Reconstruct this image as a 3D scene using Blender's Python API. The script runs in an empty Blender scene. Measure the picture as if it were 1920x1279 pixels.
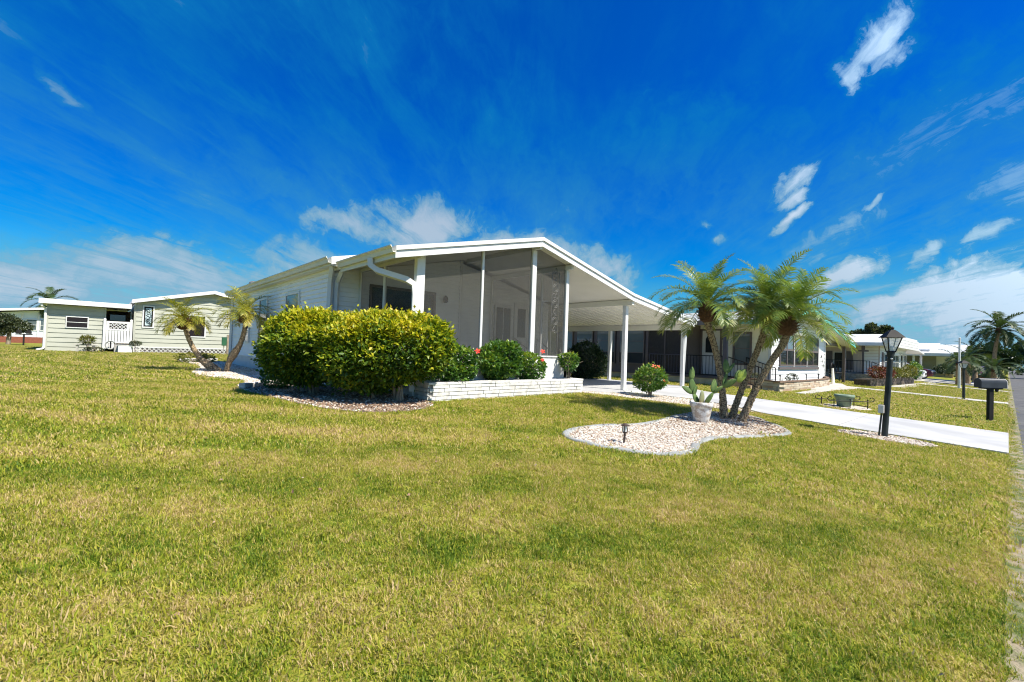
import bpy, bmesh, math, random
import numpy as np
from mathutils import Vector, Matrix, Euler
from mathutils.geometry import delaunay_2d_cdt

SC = bpy.context.scene
COL = SC.collection
rnd = random.Random(7)
R = math.radians

# ------------------------------------------------------------------ camera
EYE = 1.5
cam_d = bpy.data.cameras.new("camera")
cam = bpy.data.objects.new("camera", cam_d)
COL.objects.link(cam)
cam_d.sensor_width = 36.0
cam_d.lens = 15.862
cam_d.clip_start = 0.05
cam_d.clip_end = 3000
CR = ((0.7391435, -0.0401363, -0.6723511),
      (-0.6726231, 0.0083094, -0.7399386),
      (0.0352852, 0.9991597, -0.0208548))
cam.matrix_world = Matrix.Translation((0, 0, EYE)) @ Matrix(CR).to_4x4()
SC.camera = cam

# ------------------------------------------------------------------ world / sky
SUN = Vector((0.24, -0.70, 1.0)).normalized()          # towards the sun
world = bpy.data.worlds.new("World")
SC.world = world
world.use_nodes = True
WN, WL = world.node_tree.nodes, world.node_tree.links
WN.clear()

def wn(t, **kw):
    n = WN.new(t)
    for k, v in kw.items():
        setattr(n, k, v)
    return n

def wmath(op, a, b=None, c=None, clamp=False):
    n = wn('ShaderNodeMath', operation=op, use_clamp=clamp)
    for i, v in enumerate((a, b, c)):
        if v is None:
            continue
        if isinstance(v, (int, float)):
            n.inputs[i].default_value = v
        else:
            WL.new(v, n.inputs[i])
    return n.outputs[0]

def wvec(op, a, b=None, out=0):
    n = wn('ShaderNodeVectorMath', operation=op)
    for i, v in enumerate((a, b)):
        if v is None:
            continue
        if isinstance(v, (tuple, list, Vector)):
            n.inputs[i].default_value = tuple(v)
        else:
            WL.new(v, n.inputs[i])
    return n.outputs['Value'] if op in ('DOT_PRODUCT', 'LENGTH') else n.outputs[0]

def wramp(x, a, b, lo=0.0, hi=1.0, smooth=True):
    n = wn('ShaderNodeMapRange', interpolation_type='SMOOTHSTEP' if smooth else 'LINEAR', clamp=True)
    WL.new(x, n.inputs['Value'])
    for k, v in (('From Min', a), ('From Max', b), ('To Min', lo), ('To Max', hi)):
        n.inputs[k].default_value = v
    return n.outputs['Result']

def wnoise(vec, scale, detail=6, rough=.55, dist=0.0):
    n = wn('ShaderNodeTexNoise')
    WL.new(vec, n.inputs['Vector'])
    n.inputs['Scale'].default_value = scale
    n.inputs['Detail'].default_value = detail
    n.inputs['Roughness'].default_value = rough
    n.inputs['Distortion'].default_value = dist
    return n.outputs[0]

def wmix(f, a, b):
    n = wn('ShaderNodeMix', data_type='RGBA')
    WL.new(f, n.inputs[0]) if not isinstance(f, float) else setattr(n.inputs[0], 'default_value', f)
    for i, v in ((6, a), (7, b)):
        if isinstance(v, (tuple, list)):
            n.inputs[i].default_value = tuple(v) + (1,)
        else:
            WL.new(v, n.inputs[i])
    return n.outputs[2]

tc = wn('ShaderNodeTexCoord')
DIR = wvec('NORMALIZE', tc.outputs['Generated'])
sky = wn('ShaderNodeTexSky', sky_type='NISHITA')
sky.sun_disc = False
sky.sun_elevation = math.asin(SUN.z)
sky.sun_rotation = math.atan2(SUN.x, SUN.y)
sky.altitude = 0
sky.air_density = 1.0
sky.dust_density = 0.35
sky.ozone_density = 3.0
SKY_STRENGTH = 0.15
sepd = wn('ShaderNodeSeparateXYZ')
WL.new(DIR, sepd.inputs[0])
DZ = sepd.outputs['Z']
# the photograph's deep polarised blue: saturated towards the top, cyan towards the horizon
hs = wn('ShaderNodeHueSaturation')
hs.inputs['Saturation'].default_value = 1.75
hs.inputs['Value'].default_value = 1.0
WL.new(sky.outputs[0], hs.inputs['Color'])
tint = wmix(wramp(DZ, .02, .42), (.140, .285, .292), (.020, .200, .352))
mulc = wn('ShaderNodeMix', data_type='RGBA', blend_type='MULTIPLY')
mulc.inputs[0].default_value = 1
WL.new(hs.outputs[0], mulc.inputs[6])
WL.new(tint, mulc.inputs[7])
BLUE = mulc.outputs[2]

# cirrus on a flat layer: streaks run along the street-to-house diagonal
zc = wmath('ADD', wmath('MAXIMUM', DZ, 0.0), .10)
inv = wmath('DIVIDE', 1.0, zc)
uu = wmath('MULTIPLY', wvec('DOT_PRODUCT', DIR, (.72, .69, 0)), inv)
vv = wmath('MULTIPLY', wvec('DOT_PRODUCT', DIR, (.69, -.72, 0)), inv)
cmb = wn('ShaderNodeCombineXYZ')
WL.new(wmath('MULTIPLY', uu, .55), cmb.inputs[0])
WL.new(wmath('MULTIPLY', vv, 1.15), cmb.inputs[1])
PL = cmb.outputs[0]
big = wnoise(PL, .55, 3, .5, .6)
fine = wnoise(PL, 1.7, 8, .62, 1.3)
wisp = wmath('MULTIPLY', wramp(fine, .47, .78), wramp(big, .38, .68))
wisp2 = wramp(wnoise(PL, 3.4, 7, .6, 2.2), .50, .85)
wisp = wmath('MAXIMUM', wmath('MULTIPLY', wisp, .30), wmath('MULTIPLY', wmath('MULTIPLY', wisp2, wramp(big, .42, .62)), .24))
VEIL = wmath('MULTIPLY', wisp, wramp(DZ, .0, .12, .5, 1.0))

def wwarp(vec, scale, amt, detail=4):
    n = wn('ShaderNodeTexNoise')
    WL.new(vec, n.inputs['Vector'])
    n.inputs['Scale'].default_value = scale; n.inputs['Detail'].default_value = detail; n.inputs['Roughness'].default_value = .6
    c = wvec('SUBTRACT', n.outputs['Color'], (.5, .5, .5))
    s = wn('ShaderNodeVectorMath', operation='SCALE'); WL.new(c, s.inputs[0]); s.inputs['Scale'].default_value = amt
    return wvec('ADD', vec, s.outputs[0])
DIRW = wwarp(wwarp(DIR, 5.0, .10), 17.0, .040, 6)
# streaky texture: fine along the drift, in the cloud layer
cm2 = wn('ShaderNodeCombineXYZ')
WL.new(wmath('MULTIPLY', uu, .9), cm2.inputs[0]); WL.new(wmath('MULTIPLY', vv, 3.2), cm2.inputs[1])
STREAK = wnoise(wwarp(cm2.outputs[0], 1.5, .5), 1.6, 9, .66, .4)
det = wnoise(DIRW, 8.0, 8, .66, .5)
det2 = wnoise(DIRW, 26.0, 6, .66, .3)
UPV = Vector((0, 0, 1))

def blob(c, w, h, rot, amp, soft=.75, k=1.7, k2=.9):
    """a patch of cloud round direction c, w x h radians, its long axis turned rot degrees from the horizon"""
    c = Vector(c).normalized()
    e1 = c.cross(UPV).normalized()
    e2 = e1.cross(c).normalized()
    a = R(rot)
    f1 = e1 * math.cos(a) + e2 * math.sin(a)
    f2 = -e1 * math.sin(a) + e2 * math.cos(a)
    p = wmath('MULTIPLY', wvec('DOT_PRODUCT', DIRW, f1), 1 / w)
    q = wmath('MULTIPLY', wvec('DOT_PRODUCT', DIRW, f2), 1 / h)
    d = wmath('SQRT', wmath('ADD', wmath('MULTIPLY', p, p), wmath('MULTIPLY', q, q)))
    d = wmath('ADD', d, wmath('MULTIPLY', wmath('SUBTRACT', det, .5), k))
    d = wmath('ADD', d, wmath('MULTIPLY', wmath('SUBTRACT', det2, .5), k2))
    m = wramp(d, 1.0, 1.0 - soft)
    front = wramp(wvec('DOT_PRODUCT', DIR, c), .3, .5)
    return wmath('MULTIPLY', wmath('MULTIPLY', m, front), amp * 1.12)

BLOBS = [
    ((.93, .06, .36), .34, .13, 30, .25, 1.0, 1.6, 1.0),
    ((.80, .45, .40), .40, .13, 6, .22, 1.0, 1.6, 1.0),
    ((.70, .62, .33), .36, .10, -8, .22, 1.0, 1.6, 1.0),
    ((.22, .93, .29), .36, .07, -10, .22, 1.0, 1.6, 1.0),
    ((.96, -.03, .27), .26, .06, 28, .30, 1.0, 1.5, 1.0),
    ((.95, .21, .22), .16, .04, 24, .36, 1.0, 1.5, 1.0),
    ((.862, .126, .490), .115, .040, 50, .50, 1.0, 1.15, .8),
    ((.845, .155, .445), 0.057, 0.043, 55, .50, 1.0, 1.6, 1.0),
    ((.876, .115, .468), 0.069, 0.043, 45, .40, 1.0, 1.6, 1.0),
    ((.905, .258, .330), .062, .032, 25, .74, 1.0, 1.3, .9),
    ((.918, .262, .300), .030, .042, 70, .72, 1.0, 1.2, .9),
    ((.930, .262, .268), .055, .022, 22, .78, 1.0, 1.2, .8),
    ((.989, .088, .128), 0.127, 0.049, 24, .98, 1.0, 1.5, .8),
    ((.995, .022, .100), 0.115, 0.046, 8, .98, 1.0, 1.5, .8),
    ((.998, -.03, .085), 0.138, 0.043, 10, .98, 1.0, 1.5, .8),
    ((.985, .10, .175), 0.063, 0.023, 42, .55, 1.0, 1.4, .8),
    ((.982, .02, .205), 0.086, 0.029, 25, .50, 1.0, 1.4, .8),
    ((.967, .200, .155), 0.103, 0.032, 24, .98, 1.0, 1.4, .8),
    ((.950, .270, .135), 0.092, 0.043, 15, .50, 1.0, 1.4, .8),
    ((.500, .828, .262), .27, .085, 4, .72, 1.0, 1.3, .7),
    ((.36, .905, .243), .15, .050, 6, .62, 1.0, 1.3, .8),
    ((.66, .70, .215), .26, .075, -10, .70, 1.0, 1.3, .7),
    ((.790, .580, .190), 0.138, 0.065, -22, .70, 1.0, 1.4, .7),
    ((.10, .98, .120), 0.345, 0.087, 4, .58, 1.0, 1.4, .5),
    ((.30, .94, .160), 0.299, 0.072, -4, .50, 1.0, 1.4, .5),
    ((-.10, .99, .075), 0.230, 0.065, 2, .62, 1.0, 1.2, .5),
    ((-.055, .931, .360), 0.081, 0.017, -35, .36, 1.0, 1.2, .8),
    ((.892, .384, .240), 0.034, 0.023, 20, .50, 1.0, 1.3, .9),
    ((.872, .400, .270), 0.028, 0.014, 10, .42, 1.0, 1.3, .9),
    ((.960, .150, .260), 0.034, 0.014, 30, .45, 1.0, 1.3, .9),
    ((.55, -.80, .30), 0.460, 0.203, 5, .75, 1.0, 1.5, .6),
    ((-.80, -.50, .35), 0.517, 0.232, -6, .70, 1.0, 1.5, .6),
    ((-.90, .30, .25), 0.460, 0.145, 4, .65, 1.0, 1.5, .6),
    ((.10, -.95, .55), 0.460, 0.261, 10, .55, 1.0, 1.5, .6),
]
bm = None
for b in BLOBS:
    q = blob(*b)
    bm = q if bm is None else wmath('MAXIMUM', bm, q)
bm = wmath('MULTIPLY', bm, wramp(STREAK, .22, .60, .35, 1.08))
veil2 = wmath('MULTIPLY', wramp(STREAK, .40, .80), wramp(wnoise(DIRW, 1.6, 3), .36, .62, .08, .36))
veil3 = wmath('MULTIPLY', wmath('MULTIPLY', wramp(wnoise(DIRW, 3.0, 7, .62), .36, .78), wramp(STREAK, .25, .75, .45, 1.15)), .52)
thin = wmath('ADD', wmath('MAXIMUM', VEIL, veil2), veil3)
thin = wmath('DIVIDE', thin, wmath('MULTIPLY_ADD', thin, 1.35, 1.0))
mask = wmath('MAXIMUM', thin, bm)
mask = wmath('ADD', mask, wmath('MULTIPLY', wramp(DZ, .20, .0), .34))
mask = wmath('MINIMUM', mask, .95)
# thin cloud shows as cyan veil, thick cloud as white; sunward cloud, behind the view, is boosted as added fill light
CYAN = wmix(wramp(DZ, .05, .45), (.235, .90, 1.34), (.014, .535, 1.16))
SUN_FILL = wramp(wvec('DOT_PRODUCT', DIR, tuple(SUN)), .1, 1.0, 1.0, 4.8)
CLOUD = wmix(wramp(DZ, .05, .4), (.98, 1.28, 1.58), (1.02, 1.22, 1.52))
cl = wn('ShaderNodeVectorMath', operation='SCALE')
WL.new(CLOUD, cl.inputs[0]); WL.new(SUN_FILL, cl.inputs['Scale'])
skycol = wmix(wramp(mask, .0, .5, smooth=False), BLUE, CYAN)
skycol = wmix(wramp(mask, .26, .95, smooth=False), skycol, cl.outputs[0])
bg = wn('ShaderNodeBackground')
WL.new(skycol, bg.inputs[0])
bg.inputs[1].default_value = SKY_STRENGTH
wo = wn('ShaderNodeOutputWorld')
WL.new(bg.outputs[0], wo.inputs[0])

# ------------------------------------------------------------------ sun and exposure
sun_d = bpy.data.lights.new("sun", 'SUN')
sun_d.energy = 2.8
sun_d.angle = R(.53)
sun_d.color = (1.0, .94, .82)
sun = bpy.data.objects.new("sun", sun_d)
COL.objects.link(sun)
sun.rotation_euler = SUN.to_track_quat('Z', 'Y').to_euler()
sun.location = (0, 0, 40)
SC.view_settings.view_transform = 'Standard'
SC.view_settings.look = 'None'
SC.view_settings.gamma = 1
SC.view_settings.use_curve_mapping = False
SC.view_settings.exposure = 1.61
SC.cycles.use_denoising = True
SC.cycles.denoising_prefilter = 'ACCURATE'
SC.cycles.filter_width = 1.1
SC.cycles.max_bounces = 8
SC.cycles.transparent_max_bounces = 16
SC.cycles.sample_clamp_indirect = 8

# ------------------------------------------------------------------ terrain
def smooth(a, b, x):
    t = np.clip((np.asarray(x, float) - a) / (b - a), 0, 1)
    return t * t * (3 - 2 * t)

def T(x, y):
    x = np.asarray(x, float); y = np.asarray(y, float)
    s = .0635 + (.045 - .0635) * smooth(9, 11.5, x)
    return s * np.clip(y, 0, 8) + .002 * np.clip(y - 8, 0, 40)

def tz(x, y):
    return float(T(x, y))

# ------------------------------------------------------------------ materials
def nmat(name):
    m = bpy.data.materials.new(name)
    m.use_nodes = True
    nt = m.node_tree
    b = nt.nodes['Principled BSDF']
    return m, nt, b

def mat(name, col, col2=None, scale=8.0, rough=.6, bump=0.0, bscale=60.0, spec=.4, metal=0.0, detail=5, stretch=(1, 1, 1), dist=0.0, lo=.35, hi=.65):
    m, nt, b = nmat(name)
    N, L = nt.nodes, nt.links
    b.inputs['Roughness'].default_value = rough
    b.inputs['Metallic'].default_value = metal
    b.inputs['Specular IOR Level'].default_value = spec
    if col2 is None:
        col2 = tuple(c * .86 for c in col)
    g = N.new('ShaderNodeNewGeometry')
    mp = N.new('ShaderNodeMapping')
    mp.inputs['Scale'].default_value = stretch
    L.new(g.outputs['Position'], mp.inputs['Vector'])
    n = N.new('ShaderNodeTexNoise')
    n.inputs['Scale'].default_value = scale
    n.inputs['Detail'].default_value = detail
    n.inputs['Distortion'].default_value = dist
    L.new(mp.outputs[0], n.inputs['Vector'])
    r = N.new('ShaderNodeMapRange')
    r.inputs['From Min'].default_value = lo
    r.inputs['From Max'].default_value = hi
    L.new(n.outputs[0], r.inputs['Value'])
    mx = N.new('ShaderNodeMix'); mx.data_type = 'RGBA'
    L.new(r.outputs[0], mx.inputs[0])
    mx.inputs[6].default_value = tuple(col) + (1,)
    mx.inputs[7].default_value = tuple(col2) + (1,)
    L.new(mx.outputs[2], b.inputs['Base Color'])
    if bump:
        n2 = N.new('ShaderNodeTexNoise')
        n2.inputs['Scale'].default_value = bscale
        n2.inputs['Detail'].default_value = 4
        L.new(mp.outputs[0], n2.inputs['Vector'])
        bp = N.new('ShaderNodeBump')
        bp.inputs['Strength'].default_value = bump
        bp.inputs['Distance'].default_value = .02
        L.new(n2.outputs[0], bp.inputs['Height'])
        L.new(bp.outputs[0], b.inputs['Normal'])
    return m

def leaf_mat(name, cols, trans=.3, rough=.45, patch=None, spec=.4, dry=None):
    """cols: list of (pos, rgb) picked by the per-leaf attribute 'tint'"""
    m, nt, b = nmat(name)
    N, L = nt.nodes, nt.links
    at = N.new('ShaderNodeAttribute'); at.attribute_name = 'tint'
    fac = at.outputs['Fac']
    if patch:
        g = N.new('ShaderNodeNewGeometry')
        n = N.new('ShaderNodeTexNoise')
        n.inputs['Scale'].default_value = patch[0]
        n.inputs['Detail'].default_value = 4
        L.new(g.outputs['Position'], n.inputs['Vector'])
        a1 = N.new('ShaderNodeMath'); a1.operation = 'SUBTRACT'
        L.new(n.outputs[0], a1.inputs[0]); a1.inputs[1].default_value = .5
        a2 = N.new('ShaderNodeMath'); a2.operation = 'MULTIPLY_ADD'
        L.new(a1.outputs[0], a2.inputs[0]); a2.inputs[1].default_value = patch[1]
        L.new(fac, a2.inputs[2])
        fac = a2.outputs[0]
    cr = N.new('ShaderNodeValToRGB')
    e = cr.color_ramp.elements
    while len(e) < len(cols):
        e.new(.5)
    for i, (p, c) in enumerate(cols):
        e[i].position = p
        e[i].color = tuple(c) + (1,)
    L.new(fac, cr.inputs[0])
    L.new(cr.outputs[0], b.inputs['Base Color'])
    b.inputs['Roughness'].default_value = rough
    b.inputs['Specular IOR Level'].default_value = spec
    tr = N.new('ShaderNodeBsdfTranslucent')
    br = N.new('ShaderNodeMix'); br.data_type = 'RGBA'; br.blend_type = 'MULTIPLY'
    br.inputs[0].default_value = 1
    L.new(cr.outputs[0], br.inputs[6]); br.inputs[7].default_value = (1.3, 1.25, .6, 1)
    L.new(br.outputs[2], tr.inputs[0])
    ms = N.new('ShaderNodeMixShader')
    ms.inputs[0].default_value = trans
    L.new(b.outputs[0], ms.inputs[1]); L.new(tr.outputs[0], ms.inputs[2])
    L.new(ms.outputs[0], N['Material Output'].inputs[0])
    return m

def glass_mat(name, tintc=(.02, .024, .028), see=.0, rough=.03, spec=.45):
    m, nt, b = nmat(name)
    N, L = nt.nodes, nt.links
    g = N.new('ShaderNodeNewGeometry')
    n = N.new('ShaderNodeTexNoise'); n.inputs['Scale'].default_value = .9
    L.new(g.outputs['Position'], n.inputs['Vector'])
    bp = N.new('ShaderNodeBump'); bp.inputs['Strength'].default_value = .04
    L.new(n.outputs[0], bp.inputs['Height'])
    L.new(bp.outputs[0], b.inputs['Normal'])
    b.inputs['Base Color'].default_value = tuple(tintc) + (1,)
    b.inputs['Roughness'].default_value = rough
    b.inputs['Specular IOR Level'].default_value = spec
    if see:
        t = N.new('ShaderNodeBsdfTransparent')
        t.inputs[0].default_value = (.85, .88, .88, 1)
        ms = N.new('ShaderNodeMixShader'); ms.inputs[0].default_value = see
        L.new(b.outputs[0], ms.inputs[1]); L.new(t.outputs[0], ms.inputs[2])
        L.new(ms.outputs[0], N['Material Output'].inputs[0])
    return m

def screen_mat(name, col, see):
    m, nt, b = nmat(name)
    N, L = nt.nodes, nt.links
    b.inputs['Base Color'].default_value = tuple(col) + (1,)
    b.inputs['Roughness'].default_value = .7
    t = N.new('ShaderNodeBsdfTransparent')
    g = N.new('ShaderNodeNewGeometry')
    n = N.new('ShaderNodeTexNoise'); n.inputs['Scale'].default_value = 2.0
    L.new(g.outputs['Position'], n.inputs['Vector'])
    r = N.new('ShaderNodeMapRange')
    r.inputs['To Min'].default_value = see - .04; r.inputs['To Max'].default_value = see + .04
    L.new(n.outputs[0], r.inputs['Value'])
    ms = N.new('ShaderNodeMixShader')
    L.new(r.outputs[0], ms.inputs[0])
    L.new(b.outputs[0], ms.inputs[1]); L.new(t.outputs[0], ms.inputs[2])
    L.new(ms.outputs[0], N['Material Output'].inputs[0])
    return m

def glow_mat(name, col, strength):
    m, nt, b = nmat(name)
    b.inputs['Base Color'].default_value = tuple(col) + (1,)
    b.inputs['Emission Color'].default_value = tuple(col) + (1,)
    b.inputs['Emission Strength'].default_value = strength
    return m

MT = {}
MT['white'] = mat('white_paint', (.70, .70, .68), (.64, .64, .62), 3, .45, .05, 40)
MT['siding'] = mat('white_siding', (.86, .87, .86), (.81, .82, .81), 2.2, .5, .06, 30)
MT['roof'] = mat('white_roof_metal', (.78, .78, .77), (.66, .66, .64), 1.2, .4, .03)
MT['ceiling'] = mat('ceiling_white', (.78, .76, .68), (.74, .72, .64), 1.5, .6)
MT['beige'] = mat('gutter_beige', (.66, .65, .58), (.60, .59, .53), 3, .45)
MT['sage'] = mat('sage_siding', (.43, .435, .365), (.39, .395, .33), 1.6, .6, .06, 30)
MT['far_white'] = mat('far_white_siding', (.68, .74, .78), (.62, .68, .72), 1.6, .6)
MT['n2side'] = mat('cream_siding', (.83, .79, .64), (.78, .74, .60), 1.6, .55, .05, 30)
MT['pink'] = mat('pink_beige_wall', (.60, .50, .43), (.55, .46, .40), 1.6, .6)
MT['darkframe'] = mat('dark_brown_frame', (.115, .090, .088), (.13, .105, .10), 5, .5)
MT['black'] = mat('black_metal', (.016, .015, .015), (.026, .025, .024), 8, .6, .05, 80, spec=.15)
MT['lampmetal'] = mat('lamp_post_paint', (.020, .026, .026), (.038, .046, .044), 6, .5, .08, 90, spec=.25)
MT['boxgrey'] = mat('mailbox_grey', (.030, .034, .042), (.045, .05, .06), 6, .45, .05, 60)
MT['bluewhite'] = MT['white']
MT['turq'] = mat('turquoise_trim', (.10, .42, .36), (.14, .50, .44), 4, .45)
MT['concrete'] = mat('white_painted_concrete', (.50, .50, .49), (.37, .37, .365), .9, .75, .12, 60, detail=8)
MT['slab'] = mat('grey_slab', (.46, .46, .46), (.40, .40, .41), 1.4, .7, .1, 60, detail=7)  # plain grey, a little darker than the driveway concrete
MT['path'] = mat('old_concrete_path', (.50, .48, .43), (.38, .36, .32), 1.8, .8, .15, 50, detail=8)
MT['tan'] = mat('tan_foundation', (.72, .57, .33), (.56, .43, .24), 4, .8, .2, 40, detail=8)
MT['asphalt'] = mat('asphalt', (.075, .075, .078), (.12, .118, .112), 1.6, .85, .4, 120, detail=9)
MT['edging'] = mat('grey_concrete_edging', (.33, .34, .33), (.24, .25, .24), 3.5, .8, .25, 70, detail=8)
MT['timber'] = mat('white_weathered_timber', (.66, .64, .59), (.40, .37, .32), 5, .75, .2, 40, stretch=(1, .3, 2))
MT['brick'] = mat('white_painted_brick', (.74, .73, .70), (.52, .49, .45), 9, .75, .35, 45, detail=8, lo=.42, hi=.72)
MT['mortar'] = mat('grey_mortar', (.36, .34, .31), (.26, .24, .22), 14, .9, .3, 90)
MT['stucco'] = mat('white_stucco', (.76, .75, .73), (.66, .65, .62), 6, .8, .4, 60)
MT['n2brick'] = mat('tan_brick', (.46, .36, .25), (.34, .22, .15), 3.0, .8, .35, 45)
MT['n2brick2'] = mat('pale_brick', (.56, .49, .38), (.44, .36, .27), 3.0, .8, .35, 45)
MT['cap'] = mat('brown_brick_cap', (.13, .08, .055), (.20, .13, .09), 8, .8, .3, 60)
MT['stone'] = mat('stone_veneer', (.40, .36, .29), (.22, .19, .15), 6, .85, .4, 30, detail=6)
MT['brownwall'] = mat('brown_planter_wall', (.085, .065, .055), (.12, .095, .08), 5, .8, .3, 40)
MT['soil'] = mat('dark_soil', (.07, .05, .035), (.12, .09, .06), 12, .95, .5, 60)
MT['bark'] = mat('shrub_bark', (.20, .15, .105), (.33, .28, .21), 14, .9, .6, 60, stretch=(1, 1, .4))
MT['trunk'] = mat('palm_trunk', (.44, .33, .20), (.12, .080, .048), 34, .9, .8, 55, detail=3, lo=.46, hi=.56)
MT['boot'] = mat('palm_leaf_bases', (.070, .034, .018), (.135, .070, .036), 24, .9, .7, 70)
MT['glass'] = glass_mat('dark_window_glass')
MT['glass2'] = glass_mat('pale_window_glass', (.10, .13, .14), spec=.8)
MT['glass_dim'] = glass_mat('screened_window_glass', (.022, .018, .02), rough=.15, spec=.15)
MT['glass_see'] = glass_mat('picture_window_glass', (.015, .017, .02), .55)
MT['screenm'] = screen_mat('insect_screen', (.050, .048, .040), .49)
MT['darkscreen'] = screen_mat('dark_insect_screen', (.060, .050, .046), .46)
MT['green_leaf_dummy'] = None
MT['brown'] = mat('brown_boards', (.20, .075, .035), (.15, .055, .028), 6, .7)
MT['redbrick'] = mat('red_brick_base', (.26, .085, .050), (.20, .065, .04), 8, .85, .3, 40)
MT['greenbox'] = mat('green_utility_box', (.028, .12, .055), (.022, .10, .048), 6, .5)
MT['potwhite'] = mat('whitewashed_pot', (.72, .72, .70), (.42, .36, .31), 16, .8, .3, 50, detail=7, lo=.45, hi=.62)
MT['terracotta'] = mat('terracotta', (.42, .17, .085), (.34, .14, .07), 12, .8)
MT['potgreen'] = mat('green_glazed_pot', (.22, .29, .20), (.17, .23, .16), 5, .5)
MT['cactus'] = mat('prickly_pear', (.070, .125, .040), (.13, .19, .060), 9, .6, .25, 120, spec=.15)
MT['cactus_y'] = mat('young_prickly_pear', (.28, .36, .05), (.22, .30, .05), 9, .5, .2, 120)
MT['flower'] = mat('red_hibiscus', (.62, .035, .020), (.74, .07, .03), 20, .5)
MT['flower_o'] = mat('orange_hibiscus', (.80, .13, .035), (.72, .09, .03), 20, .5)
MT['pistil'] = mat('yellow_pistil', (.75, .50, .05), (.7, .45, .05), 20, .5)
MT['carwhite'] = mat('car_white', (.75, .76, .78), (.72, .73, .75), 2, .25, spec=.6)
MT['carred'] = mat('car_maroon', (.10, .012, .018), (.085, .010, .015), 2, .25, spec=.6)
MT['tyre'] = mat('tyre_rubber', (.02, .02, .02), (.028, .028, .028), 20, .8)
MT['rim'] = mat('wheel_rim', (.4, .4, .42), (.35, .35, .36), 8, .35, metal=.6)
MT['lens'] = mat('frosted_lamp_glass', (.78, .80, .78), (.70, .72, .70), 9, .2, spec=.6)
MT['headlamp'] = mat('headlamp_glass', (.6, .62, .65), (.5, .52, .55), 9, .15, spec=.7)
MT['tail'] = mat('tail_lamp', (.30, .01, .01), (.25, .01, .01), 9, .2)
MT['acgrey'] = mat('ac_unit', (.40, .38, .35), (.32, .30, .28), 9, .6)
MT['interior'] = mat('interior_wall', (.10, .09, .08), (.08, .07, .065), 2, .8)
MT['bulb'] = glow_mat('chandelier_bulb', (1.0, .52, .14), 9.0)
MT['brass'] = mat('brass', (.45, .28, .09), (.38, .23, .07), 9, .3, metal=.8)
MT['curtain'] = mat('curtain', (.42, .40, .36), (.25, .24, .22), 12, .9, stretch=(2, 2, .05))
MT['stainedglass'] = mat('etched_glass', (.50, .60, .62), (.10, .14, .16), 5, .15, spec=.6, dist=1.4, lo=.45, hi=.55, detail=2)
MT['navy'] = mat('car_dark', (.03, .02, .022), (.025, .018, .02), 4, .3)
MT['gold'] = mat('tan_block', (.50, .36, .17), (.42, .30, .14), 5, .8, .2)

PALM_LEAF = leaf_mat('palm_leaflet', [(0, (.075, .145, .030)), (.35, (.145, .225, .042)), (.7, (.29, .335, .062)), (1, (.46, .40, .13))], .34, .40)
PALM_LEAF_Y = leaf_mat('palm_leaflet_yellowish', [(0, (.13, .17, .020)), (.35, (.26, .27, .030)), (.7, (.44, .38, .05)), (1, (.55, .42, .11))], .36, .45)
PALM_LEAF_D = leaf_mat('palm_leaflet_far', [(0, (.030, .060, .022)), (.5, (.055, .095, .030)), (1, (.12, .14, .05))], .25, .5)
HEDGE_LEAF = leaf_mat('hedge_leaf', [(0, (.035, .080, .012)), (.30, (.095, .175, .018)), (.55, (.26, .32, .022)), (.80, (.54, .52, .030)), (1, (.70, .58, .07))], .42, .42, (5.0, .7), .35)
SHRUB_LEAF = leaf_mat('shrub_leaf', [(0, (.035, .10, .018)), (.4, (.085, .19, .028)), (.7, (.22, .33, .040)), (1, (.44, .46, .06))], .32, .36, (6.0, .4), .5)
DARK_LEAF = leaf_mat('dark_shrub_leaf', [(0, (0.017, 0.038, 0.014)), (.6, (0.031, 0.062, 0.019)), (1, (0.072, 0.120, 0.036))], .2, .42, None, .4)
TREE_LEAF = leaf_mat('tree_leaf', [(0, (.035, .050, .022)), (.6, (.075, .095, .040)), (1, (.15, .16, .08))], .25, .5)
RED_LEAF = leaf_mat('red_foliage', [(0, (.07, .014, .012)), (.5, (.15, .040, .018)), (.8, (.17, .13, .03)), (1, (.07, .10, .02))], .2, .5)
GOLD_LEAF = leaf_mat('golden_foliage', [(0, (.07, .10, .018)), (.6, (.20, .19, .025)), (1, (.30, .19, .06))], .25, .5)

# ------------------------------------------------------------------ building helpers
def link(o, parent=None):
    COL.objects.link(o)
    if parent is not None:
        o.parent = parent
        if parent.parent is None:
            o.matrix_parent_inverse = parent.matrix_basis.inverted()
    return o

def tag(o, label=None, cat=None, group=None, kind=None):
    if label: o['label'] = label
    if cat: o['category'] = cat
    if group: o['group'] = group
    if kind: o['kind'] = kind
    return o

def thing(name, label, cat, loc=(0, 0, 0), group=None, rotz=0.0):
    o = bpy.data.objects.new(name, None)
    o.empty_display_size = .2
    COL.objects.link(o)
    o.location = loc
    o.rotation_euler = (0, 0, rotz)
    return tag(o, label, cat, group)

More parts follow.
